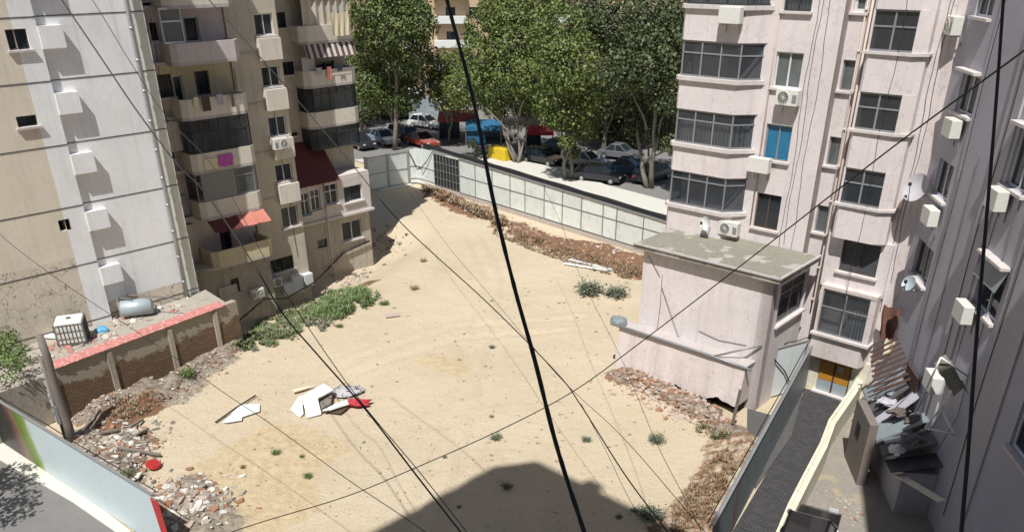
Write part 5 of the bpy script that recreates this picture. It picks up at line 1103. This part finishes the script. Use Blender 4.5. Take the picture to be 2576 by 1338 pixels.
# steel fence and low shrubs behind the parked cars
b=MB(); 
for i in range(60): p=ATY(1030+i*1.3,300,101); b.box(BF,0,0,0,0,0,0) if 0 else b.beam((p[0],101,0),(p[0],101,2.6),.05,.05)
tag(b.build('railing_fence','panel_s'),'blue grey upright railing beyond the white hatchback','fence')
# weeds
def weed(p,r,mat,label=None,cat='weed',group=None,n=60,seed=1,name='weed_plant',up=.9,lw=.16):
    rs=random.Random(seed); b=MB(); b.open=True; z0=ground_z(p[0],p[1])-.02
    for _ in range(n):
        a=rs.uniform(0,6.283); q=rs.random()**.6*r; el=rs.uniform(.2,up); e=Vector((math.cos(a)*q,math.sin(a)*q,r*el*rs.uniform(.4,1.1))); s=Vector((math.cos(a)*q*.15,math.sin(a)*q*.15,0)); m_=(s+e)*.5+Vector((0,0,r*.15))
        t=(e-s).normalized(); sd_=t.cross(Vector((rs.uniform(-1,1),rs.uniform(-1,1),.3))).normalized()*r*.02; O=Vector((p[0],p[1],z0)); b.face([O+s-sd_,O+s+sd_,O+m_+sd_,O+m_-sd_]); b.face([O+m_-sd_,O+m_+sd_,O+e])
        for k in range(5):
            c_=s.lerp(e,.35+.16*k)+Vector((rs.uniform(-1,1),rs.uniform(-1,1),rs.uniform(-.4,.6)))*r*.1; d1=Vector((rs.uniform(-1,1),rs.uniform(-1,1),rs.uniform(-.2,.8))).normalized()*r*lw; d2=d1.cross(Vector((rs.uniform(-1,1),rs.uniform(-1,1),1))).normalized()*r*lw*.35
            b.face([O+c_,O+c_+d1*.5+d2,O+c_+d1,O+c_+d1*.5-d2])
    o=b.build(name,mat)
    return tag(o,label,cat,group) if label else o
def rp(x,y,px): g=GND(x,y); return g,px*math.hypot(g[1],H)*1.0/FX
WD=[(1248,1104,19,'weedb','bluish green weed left of the thick black cable, below the middle of the lot'),(1475,1108,16,'weedb','bluish green weed just right of the thick black cable'),
 (1652,1110,26,'weedb','dense blue green bush nearest the annexe rubble at the right'),(1636,1300,40,'weedb','largest grey green bush near the bottom edge of the lot'),(1598,1285,15,'weedb','slim tuft touching the largest bush on its left'),
 (695,1140,15,'weed','green weed at the top of the yellowish gravel patch'),(776,1198,16,'weed','spiky weed in the middle of the yellowish gravel patch'),(760,1148,9,'weed','tiny weed on the right side of the yellowish gravel patch'),
 (578,1243,11,'weed','small weed at the lower left of the yellowish gravel patch'),(612,1176,10,'dry','dry tuft at the upper left of the yellowish gravel patch'),(1120,1150,8,'weedb','small tuft crossed by the diagonal cable'),
 (1237,1048,8,'weed','small tuft above the bluish weed left of the black cable'),(1238,874,10,'weedb','small dark tuft in the middle of the open sand'),(1042,728,15,'straw','low dry bush on the sand in front of the shaded corner'),
 (966,766,16,'weed','flat green weed beside the big weed patch at the left block'),(1275,1225,18,'weedb','weed in the shade of the tall block near its shadow edge'),(1155,1275,9,'weedb','upright tuft in the shade left of the middle'),
 (1556,1300,12,'weedb','tuft in the shade edge left of the largest bush'),(1550,745,34,'weedb','taller dark green bush right of the pair beneath the far hoarding'),(1482,738,40,'weedb','low spreading dark bush left of the pair beneath the far hoarding'),
 (470,945,26,'weed','bright green bush growing out of the base of the brick wall'),(370,1248,14,'weed','weed in the rubble heap near the red plastic disc'),(318,1192,20,'weed','weed patch in the rubble left of the red plastic disc'),(855,822,12,'weed','small tuft under the big weed patch'),(1065,658,12,'straw','dry twiggy tuft by the shaded corner')]
for i,(x,y,r_,mt,lb) in enumerate(WD):
    g,rr=rp(x,y,r_); weed(g,rr,mt,lb,'weed' if rr<.5 else 'bush',None,int(70+90*min(rr,1.2)),i)
rs_=random.Random(5)
tufts=[(1145,858),(1197,856),(1150,870),(810,868),(1235,925),(1220,921),(1290,935),(1235,1055),(1237,1145),(1236,1157),(1080,1183),(1088,1195),(1350,1100),(1410,1042),(1425,1050),(1440,1038),(1585,1060),(1597,1062),(1695,1162),(1420,762),(1452,800),(1497,775),(1480,765),(1380,830),(640,1130),(580,1168),(600,1185),(925,1045),(700,1030),(1020,640),(880,800),(1330,735),(1155,905),(955,1190),(1400,1160),(1000,1240),(1495,1290),(1380,1235),(1530,790),(1560,775),(1180,540),(1100,640)]+[G and (rs_.uniform(650,1600),rs_.uniform(700,1150)) for _ in range(46)]
for i,(x,y) in enumerate(tufts):
    g,rr=rp(x,y,rs_.uniform(3.5,7)); weed(g,rr,'straw' if i%3 else 'weed','small dry tuft dotted on the pale sand','weed','small tufts dotted over the sand',26,100+i,'weed_tuft',.7,.2)
def weedpatch(name,poly,n,r,mats,label,seed=0):
    rs=random.Random(seed); b=MB(); b.open=True; xs=[p[0] for p in poly];ys=[p[1] for p in poly]
    def inside(x,y):
        c_=False; j=len(poly)-1
        for i in range(len(poly)):
            if (poly[i][1]>y)!=(poly[j][1]>y) and x<(poly[j][0]-poly[i][0])*(y-poly[i][1])/(poly[j][1]-poly[i][1])+poly[i][0]: c_=not c_
            j=i
        return c_
    k=0
    while k<n:
        x,y=rs.uniform(min(xs),max(xs)),rs.uniform(min(ys),max(ys))
        if not inside(x,y): continue
        if name=='weeds': x+=rs.gauss(0,9); y+=rs.gauss(0,4)
        if name!='weeds' and not in_lot(*G(x,y)[:2],.1): k+=.2; continue
        if fbm(np.array([x*.03]),np.array([y*.04]),1.6)[0]<.36: k+=.4; continue
        k+=1; g=GND(x,y); hv=.35+1.3*float(fbm(np.array([g[0]]),np.array([g[1]]),1.1)[0]); z0=ground_z(g[0],g[1])-.02; mi=rs.choice(range(len(mats)))
        for _ in range(7):
            a=rs.uniform(0,6.28); L_=r*rs.uniform(.35,1.25)*hv; e=Vector((math.cos(a)*L_*.6,math.sin(a)*L_*.6,L_*rs.uniform(.3,1))); O=Vector((g[0],g[1],z0)); sd_=Vector((-math.sin(a),math.cos(a),0))*r*.07
            m_=e*.55+Vector((0,0,L_*.1)); b.face([O-sd_*.4,O+sd_*.4,O+m_+sd_,O+m_-sd_],mi); b.face([O+m_-sd_,O+m_+sd_,O+e],mi)
    o=b.build(name,mats); return tag(o,label,'weeds',None,'stuff')
weedpatch('weeds',[(775,795),(830,735),(905,728),(942,745),(930,765),(890,780),(860,800),(800,805)],3000,.32,['weed','weedb','weed','weed','weed'],'dense green weeds at the foot of the left block, right patch',1)
weedpatch('weeds',[(592,866),(650,820),(735,785),(800,760),(800,790),(752,812),(748,835),(705,862),(625,882)],3400,.26,['weed','weed','weedb','straw','weed'],'dense bright green weeds along the left block base, left patch',2)
weedpatch('weeds',[(765,808),(800,800),(835,815),(830,832),(790,830)],90,.35,['weedb','straw'],'greyish low weeds just below the green patches',3)
weedpatch('dry_grass',[(1250,560),(1400,615),(1530,655),(1612,668),(1612,705),(1560,700),(1440,668),(1330,628),(1240,590)],1900,.22,['dry','dry','straw'],'rusty brown dry grass in a strip under the far hoarding',4)
weedpatch('dead_stems',[(1060,470),(1100,478),(1240,540),(1290,570),(1250,570),(1150,520),(1090,497)],420,.5,['straw','dry'],'pale dead stems heaped against the far hoarding near the barred opening',5)
weedpatch('dry_grass',[(1830,1120),(1850,1180),(1800,1270),(1745,1338),(1690,1338),(1700,1270),(1760,1190)],1300,.17,['dry','dry','straw'],'rusty dry grass along the foot of the lane hoarding',6)
weedpatch('dry_grass',[(1740,1060),(1800,1075),(1840,1100),(1800,1105),(1750,1085)],200,.22,['weed','straw','dry'],'greenish dry grass at the right end of the annexe rubble',7)
weedpatch('dry_grass',[(280,1000),(400,985),(430,1000),(370,1040),(280,1060)],250,.2,['dry','straw'],'dry grass on the red earth under the brick wall',8)
# shrub and creeper at the left edge
g=G(20,925,TZ); SBt=thing('garden_shrub',g,'dark leafy shrub at the left edge above the poster hoarding','shrub')
bl=[]
for x,y,r_ in ((5,850,38),(30,880,34),(45,905,28),(10,930,36),(-20,880,45),(25,850,20)): p=G(x,y,TZ+.8); bl.append((p[0],p[1],p[2],r_*37/FX))
leaves('crown',bl,3800,.075,'weed',SBt,31,.40)
b=MB(); 
for i,c_ in enumerate(bl): b.tube(wob((g[0],g[1],TZ-.3),c_[:3],4,.1,i),.03,6,rs=[.04,.035,.03,.02,.012])
b.build('stems','bark',SBt,True)
# ---------------------------------------------------------------- rubble
def chunkverts(rs,c,s,flat=.35):
    e=Matrix.Rotation(rs.uniform(0,6.3),3,'Z')@Matrix.Rotation(rs.uniform(-.5,.5),3,'X')@Matrix.Rotation(rs.uniform(-.4,.4),3,'Y'); k=rs.choice((4,5,5,6)); top=[];bot=[]
    asp=rs.uniform(.25,1)
    for i in range(k):
        a=6.283*i/k+rs.uniform(-.3,.3); q=s*rs.uniform(.7,1.1); top.append(Vector(c)+e@Vector((math.cos(a)*q,math.sin(a)*q*asp,s*flat*.5))); bot.append(Vector(c)+e@Vector((math.cos(a)*q*1.03,math.sin(a)*q*asp,-s*flat*.5)))
    return top,bot
def addchunk(b,rs,c,s,flat=.35,m=0):
    t,bo_=chunkverts(rs,c,s,flat); b.face(t,m); b.face(bo_[::-1],m)
    for i in range(len(t)): j=(i+1)%len(t); b.face([bo_[i],bo_[j],t[j],t[i]],m)
def rubble(name,lines,n,smin,smax,mats,label,seed,width=1.0):
    rs=random.Random(seed); b=MB(); b.open=True
    for _ in range(n):
        ln=rs.choice(lines); i=rs.randrange(len(ln)-1); t=rs.random(); x=ln[i][0]*(1-t)+ln[i+1][0]*t+rs.gauss(0,width*.5); y=ln[i][1]*(1-t)+ln[i+1][1]*t+rs.gauss(0,width*.5); s=smin+(smax-smin)*rs.random()**3
        if in_lot(x,y,s+.15) or name=='yard_rubble': addchunk(b,rs,(x,y,ground_z(x,y)+s*.1),s,rs.uniform(.12,.6),rs.randrange(len(mats)))
    return tag(b.build(name,mats),label,'rubble',None,'stuff')
M['redearth']=simple('red_clod',(.30,.16,.095),.95,0,.35,6,.4)
rubble('rubble',[gp((200,1110),(260,1180),(330,1250),(430,1320)),gp((300,1090),(340,1150)),gp((470,1230),(520,1300))],1500,.04,.22,['slab','slabp','terrace','redearth','wood'],'heap of broken plaster and stone along the poster hoarding',1,1.5)
rubble('rubble',[gp((560,895),(500,945),(430,1000)),gp((300,1010),(230,1050))],900,.03,.13,['slab','slabp','redearth'],'grey stony rubble at the foot of the brick wall',2,1.0)
rubble('rubble',[gp((1570,955),(1650,985),(1720,1020),(1810,1070))],1300,.03,.2,['slabp','redearth','slabp'],'brownish rubble slope against the annexe base',3,1.1)
rubble('rubble',[gp((1110,485),(1240,545),(1330,585),(1600,660))],500,.04,.16,['slab','slabp','redearth'],'scattered stones along the far hoarding plinth',4,1.4)
rubble('rubble',[[GND(870,715),GND(930,680)],[GND(940,600),GND(1000,600),GND(960,640)]],260,.05,.25,['wood','slabp','terrace'],'dark debris lying in the shade by the corner of the left block',5,1.2)
rubble('pebbles',[gp((1000,700),(1500,1000)),gp((1500,800),(700,1050)),gp((700,1200),(1600,1150)),gp((620,1180),(560,1300))],3200,.012,.05,['redearth','slabp','terrace'],'small pebbles and clods strewn over the sand',6,7)
rubble('rubble',[[tuple(onT(80,850)),tuple(onT(130,880)),tuple(onT(300,800)),tuple(onT(440,765))]],1,.03,.05,['slab'],'single stone chip on the wall top',7,.1) if 0 else None
def terr(n,seed):
    rs=random.Random(seed); b=MB(); b.open=True
    for _ in range(n):
        x,y=rs.choice([(150,870),(250,850),(400,775),(300,810),(120,900),(330,790)]); g=onT(x+rs.gauss(0,30),y+rs.gauss(0,7)); 
        s=rs.uniform(.04,.2); addchunk(b,rs,(g[0],g[1],TZ+s*.1),s,.5,rs.randrange(4))
    return tag(b.build('rubble',['slab','slabp','terrace','redtile']),'rubble and broken tiles strewn on the terrace behind the brick wall','rubble',None,'stuff')
terr(260,3)
rs_=random.Random(77); b=MB(); b.open=True
for _ in range(170):
    x,y=rs_.uniform(560,1650),rs_.uniform(660,1330); g=GND(x,y)
    if not in_lot(g[0],g[1],.4) or g[0]>10: continue
    a_=rs_.uniform(0,6.28); L_=rs_.uniform(.05,.09)+.22*rs_.random()**3; b.beam((g[0],g[1],g[2]+.02),(g[0]+L_*math.cos(a_),g[1]+L_*math.sin(a_),g[2]+.02+rs_.uniform(0,.05)),.014,.012)
tag(b.build('dry_twigs','bark'),'dry twigs and stalks strewn over the open sand','twigs',None,'stuff')
# larger broken slabs one can pick out
rs_=random.Random(11); SL=[(215,1135,26),(330,1085,24),(300,1105,20),(350,1075,22),(395,1165,18),(345,1200,30),(380,1235,26),(420,1225,24),(300,1215,22),(455,1262,30),(490,1280,30),(515,1310,28),(440,1300,22),(530,1235,20),(405,1255,20),(365,1175,20),(520,1265,22),(465,1235,22),(480,1320,26),(330,1165,16),(280,1160,20),(440,1215,16),(545,1320,18),(250,1120,16),(310,1235,18)]
for i,(x,y,s) in enumerate(SL):
    g,rr=rp(x,y,s*.62); b=MB(); b.open=True; addchunk(b,rs_,(g[0],g[1],ground_z(g[0],g[1])+rr*.22),rr,.16,0)
    tag(b.build('broken_slab','slab' if i%3 else 'slabp'),'broken pale slab lying in the rubble along the poster hoarding','slab','broken slabs in the rubble along the poster hoarding')
for i,(x0,y0,x1,y1) in enumerate([(300,1145,405,1150),(360,1060,330,1090),(345,1110,375,1085),(250,1098,300,1090),(1840,1085,1862,985)]):
    a=list(G(x0,y0)); c_=list(G(x1,y1,2.0 if i==4 else 0)); a[2]=ground_z(*a[:2])+.12; c_[2]=(ground_z(*c_[:2])+.16) if i<4 else 2.1; b=MB(); b.beam(a,c_,.11,.08) 
    tag(b.build('old_timber','wood'),['long thin post lying across the rubble above the red disc','short timber sticking out of the red earth','thin timber leaning between the pale rubble slabs','timber lying by the foot of the pole','pale plank leaning against the right end of the annexe base'][i],'timber')
g,rr=rp(388,1177,19); b=MB(); b.tube([(g[0],g[1],ground_z(*g[:2])+.15),(g[0]+.03,g[1],ground_z(*g[:2])+.25)],rr,18,rs=[rr,rr*.85]); tag(b.build('red_basin','redp'),'red plastic basin upside down in the rubble','basin')
# white boards, red cloth and black pole dumped on the sand
Z9=lambda x,y:((800+x/3.68)*.6708,(1350+y/3.68)*.6708)
def board(pts,z,th,mat,name,label,cat='board',group=None,tilt=None):
    P_=[G(*Z9(*q),z if tilt is None else tilt[i]) for i,q in enumerate(pts)]; n=len(P_); b=MB(); b.face([(p[0],p[1],p[2]) for p in P_]); b.face([(p[0],p[1],p[2]-th) for p in P_][::-1])
    for i in range(n): j=(i+1)%n; b.face([(P_[i][0],P_[i][1],P_[i][2]-th),(P_[j][0],P_[j][1],P_[j][2]-th),P_[j],P_[i]])
    return tag(b.build(name,mat),label,cat,group)
board([(1210,495),(1520,318),(1665,405),(1440,525),(1240,520)],.45,.05,'styro','white_board','uppermost white board of the dumped pile','board',None,[.45,.5,.5,.55,.5])
board([(1220,500),(1440,530),(1490,735),(1290,790)],.5,.05,'styro','white_board','white board leaning at the front of the dumped pile','board',None,[.5,.55,.12,.08])
board([(1180,495),(1215,500),(1245,735),(1200,785),(1062,680)],.3,.05,'styro','white_board','leftmost white board of the dumped pile','board',None,[.5,.48,.1,.05,.06])
board([(1090,405),(1280,360),(1420,345),(1110,440)],.12,.05,'creamcloth','cream_board','long cream strip lying behind the white boards','board')
board([(1455,530),(1640,455),(1620,600),(1490,670)],.3,.25,'wood','slatted_crate','brown slatted crate between the white boards','crate')
board([(1500,690),(1700,590),(1840,540),(1870,600),(1620,680)],.28,.05,'panel','grey_board','grey white board right of the slatted crate','board')
board([(1530,705),(1780,620),(1860,650),(1755,735)],.12,.04,'fr_b','brown_board','dark brown board lying in front of the red cloth','board')
g=G(*Z9(1990,590),.15); blobmesh(g,.42,'red','red_cloth','crumpled red cloth at the right end of the dumped boards','cloth',sq=(1.3,.8,.45),seed=9,amp=.6)
g=G(*Z9(1830,420),.1); blobmesh(g,.5,'grey2','crumpled_sheet','crumpled grey plastic sheet behind the red cloth','plastic sheet',sq=(1.3,1,.22),seed=12,amp=.6)
b=MB(); rr_=random.Random(4)
for _ in range(40):
    x,y=rr_.uniform(1640,2020),rr_.uniform(360,560); p=G(*Z9(x,y),.1+rr_.random()*.25); b.beam(p,(p[0]+rr_.uniform(-.25,.25),p[1]+rr_.uniform(-.2,.2),p[2]+rr_.uniform(-.05,.15)),.02,.02)
tag(b.build('dark_twigs','fr_d'),'dark twigs and wire tangled over the crumpled grey sheet','twigs',None,'stuff')
a=G(*Z9(30,855),.06);c_=G(*Z9(585,485),.1); b=MB(); b.tube([a,tuple((Vector(a)+Vector(c_))/2+Vector((0,0,.03))),c_],.035,8); tag(b.build('black_pole','black',smooth=True),'thin black pole lying beside a torn white sheet on the sand','pole')
board([(130,850),(380,610),(640,600),(640,700),(400,780),(390,825),(180,858)],.1,.03,'styro','torn_sheet','torn white sheet lying next to the black pole','sheet')
for q,lb in (([(2150+0,0)],''),):
    pass
for (x0,y0,x1,y1,lb) in ((1433,655,1538,682,'upper of two long white planks beneath the far hoarding'),(1418,665,1530,684,'lower of two long white planks beneath the far hoarding')):
    a=list(G(x0,y0));c_=list(G(x1,y1)); a[2]=ground_z(*a[:2])+.1;c_[2]=ground_z(*c_[:2])+.1; b=MB(); b.beam(a,c_,.2,.07); tag(b.build('white_plank','styro'),lb,'plank')
g=G(987,792,.05); b=MB(); b.obox(g,(.8,.5,.03),(0,0,.3)); tag(b.build('flat_sheet','slabp'),'flat dusty board lying alone on the sand','board')
g=G(1592,800,2.5); blobmesh(PF.w(8.15,4.2,2.4),.36,'panel_d','bundled_tarp','grey tarpaulin bundle at the left end of the annexe ledge','tarpaulin',sq=(1.1,.9,1.0),seed=3)
# ---------------------------------------------------------------- right side alley: lean-tos and hung objects
M['stub2']=simple('dusty_brown',(.13,.10,.085),.9,0,.4,5,.4)
AL=thing('lean_to_shed',GF.w(-3,1.5,0),'cluttered low lean-to with patched grey sheets along the lilac block','shed')
b=MB(); b.box(GF,-7.9,-2.6,.02,1.15,0,1.7); b.build('wall','grey2',AL)
rr_=random.Random(9)
for k in range(9):
    blobmesh(GF.w(-3-k*.52+rr_.uniform(-.3,.3),rr_.uniform(.2,1.1),2.35+rr_.uniform(-.1,.4)),rr_.uniform(.14,.32),rr_.choice(['acd','fr_g','stub2','grey','panel_d']),'junk_bundle','dim bundle of junk heaped on the lean-to along the lilac block','junk','bundles of junk heaped on the lean-to',(1.2,.8,.6),40+k,amp=.7)
rr_=random.Random(8); u=-2.4; k=0
mats=['panel_d','fr_g','acd','fr_d','grey','panel_d']
while u>-7.9:
    w__=rr_.uniform(.35,.9); z=1.75+rr_.uniform(-.05,.25); b=MB(); d1=1.35+rr_.uniform(-.1,.4); sl_=rr_.uniform(.3,1.5); b.hexa([GF.w(u-w__,.02,z+sl_),GF.w(u,.02,z+sl_),GF.w(u,d1,z),GF.w(u-w__,d1,z+rr_.uniform(-.1,.1)),GF.w(u-w__,.02,z+sl_+.04),GF.w(u,.02,z+sl_+.04),GF.w(u,d1,z+.04),GF.w(u-w__,d1,z+.05)]); b.build('roof_sheet',mats[k%6],AL); u-=w__*.98; k+=1
b=MB()
for k in range(9): b.beam(GF.w(-1.3-k*.32,.05,3.9-k*.06),GF.w(-1.3-k*.32,1.0+k*.05,3.2-k*.06),.07,.06)
o=tag(b.build('wooden_pergola','woodd'),'dark red brown wooden slats between the pink and lilac blocks','pergola')
b=MB()
for k in range(5): b.beam(GF.w(-3.2,.15+.0*k,3.1+k*.14),GF.w(-4.6,.15,3.1+k*.14),.05,.09)
tag(b.build('slatted_crate','woodd'),'dark slatted wooden rack on the lilac wall beside the pergola','rack')
M['stub']=plaster('brown_grey_render',(.20,.165,.145),.5,(.09,.07,.06),.4)
ST=thing('wall_stub',GF.w(-4.6,2.2,0),'brownish rendered wall stub with a dark opening beside the yard','wall'); b=MB(); b.box(GF,-6.3,-4.3,1.75,2.05,0,2.6); b.build('wall','stub',ST); b=MB(); b.box(GF,-5.4,-4.9,2.051,2.06,1.4,2.0); b.build('opening','dark',ST)
h=hole(PF,(2215,768),(2262,850),.5); M['rust']=simple('rust_brown_cloth',(.17,.075,.055),.9,0,.3,5,.3); cloth(PF,h[0],h[1],h[2],h[3],.5,'rust','red_brown_cloth','red brown cloth hanging by the seam of the pink and lilac blocks','cloth',.1,.15,.5)
h=hole(PF,(2225,852),(2255,895),.55); cloth(PF,h[0],h[1],h[2],h[3],.55,'creamcloth','beige_cloth','beige cloth hanging under the red brown cloth','cloth',.1,.1,.4)
for (x,y,lab,fan,d) in ((2397,65,'topmost air conditioner near the seam of the lilac block',True,.02),(2393,322,'second air conditioner down near the seam of the lilac block',False,.02),(2338,543,'third air conditioner down near the seam of the lilac block, below a dish',False,.02),(2505,500,'cream air conditioner crossed by the thick cable at the right edge',False,.02),(2422,783,'large cream air conditioner beside the awninged window of the lilac block',False,.02),(2345,958,'white air conditioner behind the white drying frame',False,.35),(2300,1225,'lowest cream air conditioner box low on the lilac wall above the yard corner',False,.02)):
    c_=GF.px(x,y,d+.3); ac_unit(GF,c_[0],c_[1],d,lab,.85,.6,.36,fan)
c_=GF.px(2300,475,.5); dish(GF,c_[0],c_[1],.02,.5,'grey dish on the lilac block seen against the pink wall',25,35,'grey2')
c_=GF.px(2280,713,.5); dish(GF,c_[0],c_[1],.02,.27,'lower pale dish on the lilac block above the red brown cloth',25,35,'panel_s')
# white drying frame with a rug
ZR=lambda x,y:(1744+.398*x,805+.398*y)
fa_=GF.px(*ZR(1565,235),1.1); DFm=thing('drying_frame',GF.w(fa_[0],.3,fa_[1]),'white tube drying frame sticking out of the lilac block','drying rack')
P_=lambda x,y,d: GF.w(*((lambda q:(q[0],d,q[1]))(GF.px(*ZR(x,y),d))))
for seg in (((1565,235,1.2),(1400,585,1.5)),((1700,380,.5),(1465,680,1.0)),((1565,235,1.2),(1735,355,.2)),((1465,680,1.0),(1650,720,.25)),((1650,720,.25),(1580,590,.2)),((1400,585,1.5),(1440,600,1.2))):
    b=MB(); b.tube([P_(*seg[0]),P_(*seg[1])],.03,7); b.build('tube','white',DFm,True)
q0_,q1_=P_(1590,215,1.0),P_(1715,420,.45); b=MB(); b.open=True
A_=Vector(q0_);B_=Vector(q1_); sd_=Vector((GF.n[0],GF.n[1],0))*.3
for i in range(8):
    for j in range(4):
        f_=lambda i,j:A_.lerp(B_,i/8)+sd_*(j/4-.5)*1.6+Vector((0,0,-.35*abs(j/4-.5)*2+.05*math.sin(i*2)))
        b.face([f_(i,j),f_(i+1,j),f_(i+1,j+1),f_(i,j+1)])
M['rug']=simple('olive_rug',(.20,.19,.14),.95,0,.5,9,.5); tag(b.build('folded_rug','rug',smooth=True),'olive patterned rug folded over the white drying frame','rug')
b=MB(); rr_=random.Random(14)
for k in range(5):
    u=-3.2-k*1.2; z_=rr_.uniform(4.5,9); b.tube([GF.w(u,.03,z_+6),GF.w(u,.03,z_),GF.w(u-.15,.06,rr_.uniform(3.3,4.4)),GF.w(u-rr_.uniform(-.6,.6),rr_.uniform(.4,1.2),2.2)],.011,5)
tag(b.build('service_cable','fr_d',smooth=True),'loose grey cables and pipes hanging down to the lean-to roof','cable')
for i,(u,d,w_2,lb) in enumerate(((-6.0,1.0,.9,'crumpled white bag on the lean-to roof beneath the drying frame'),(-7.2,1.6,.8,'pale crumpled sheet near the lower end of the lean-to'))):
    blobmesh(GF.w(u,d-.3,2.15),.3*w_2,'white','white_bag',lb,'bag',sq=(1,1,.8),seed=20+i,amp=.6)
b=MB(); b.beam(GF.w(-7.9,1.3,1.6),GF.w(-9.8,.5,1.9),.3,.04); tag(b.build('white_plank','cream'),'narrow cream plank catching the sun on the lower lean-to','plank')
# dusty yard bits
g=G(2100,1262); rubble('yard_rubble',[gp((2080,1230),(2130,1290)),gp((2120,1250),(2150,1320))],260,.03,.12,['terrace','redearth','slabp'],'earth and rubble heap in the concrete yard behind the cream wall',9,.7)
# ---------------------------------------------------------------- overhead cables
def cable(pts,r,label,name='overhead_cable',sub=8,lump=0):
    P_=[Vector(AT(*p)) for p in pts]; out=[]
    for i in range(len(P_)-1):
        p0=P_[max(i-1,0)];p1=P_[i];p2=P_[i+1];p3=P_[min(i+2,len(P_)-1)]
        for k in range(sub): t=k/sub; out.append(.5*((2*p1)+(p2-p0)*t+(2*p0-5*p1+4*p2-p3)*t*t+(3*p1-p0-3*p2+p3)*t**3))
    out.append(P_[-1]); b=MB(); q=random.Random(3); b.tube([tuple(o) for o in out],r,8,rs=[r*(1+lump*q.uniform(-1,1)) for _ in out]); return tag(b.build(name,'black',smooth=True),label,'cable')
cable([(1085,-160,6.6),(1124,0,6.4),(1190,250,5.9),(1240,500,5.5),(1292,715,5.2),(1345,905,5.),(1400,1120,4.8),(1470,1338,4.6),(1545,1560,4.4)],.0135,'thickest black cable crossing the view from top centre to bottom',sub=10,lump=.12)
cable([(60,-140,26),(155,0,25),(250,140,24),(345,280,23),(445,412,22),(520,490,21),(640,668,19.5),(710,787,18.5),(800,893,17.5),(920,1030,16.5),(1040,1185,15.5),(1165,1345,14.5),(1290,1500,13.5)],.017,'black cable running from the top left across the white gable to the bottom middle')
cable([(150,-110,27),(232,0,26),(330,160,25),(420,295,24),(545,430,23),(660,640,21),(760,800,19),(900,1000,17.5),(1050,1180,16),(1180,1345,14.5),(1300,1500,13)],.0095,'thinner cable beside the one from the top left')
cable([(400,-140,24),(525,0,23),(690,185,22),(870,395,21),(1010,562,20),(1230,765,18.5),(1400,937,17.2),(1462,1020,16.5),(1570,1190,15),(1680,1338,14),(1800,1500,13)],.012,'cable from above the left balconies down to the bottom right of the lot')
cable([(2700,30,12),(2576,128,13),(2240,375,15.5),(1900,640,18),(1610,862,20.5),(1440,985,21.5),(1250,1085,22),(1040,1178,22.5),(870,1248,23),(640,1318,23.5),(400,1400,24)],.013,'diagonal cable rising from the bottom left to the upper right edge')
cable([(2530,-150,9.4),(2524,0,9),(2500,330,8.2),(2462,780,7),(2438,1100,6.3),(2418,1338,5.8),(2400,1560,5.3)],.014,'dark cable dropping in front of the lilac block at the right')
cable([(1360,455,45),(1410,560,40),(1460,695,35),(1560,895,28),(1650,1110,23),(1740,1285,19),(1830,1480,16)],.008,'thin wire from the far hoarding to the lane hoarding')
cable([(1020,470,55),(1120,610,46),(1235,745,38),(1400,940,29),(1560,1092,23.5),(1750,1310,18.5),(1900,1480,16)],.009,'thin wire from the gate corner down to the lower right')
cable([(-80,500,36),(0,590,34),(150,705,31),(420,885,26),(560,985,24),(680,1065,22),(870,1202,19.5),(1060,1330,17.5),(1200,1440,16)],.009,'thin wire starting at the left edge and passing over the rubble')
cable([(1462,1015,22),(1520,1125,20),(1585,1258,18),(1640,1340,17),(1720,1460,16)],.006,'short thin wire above the largest bush')
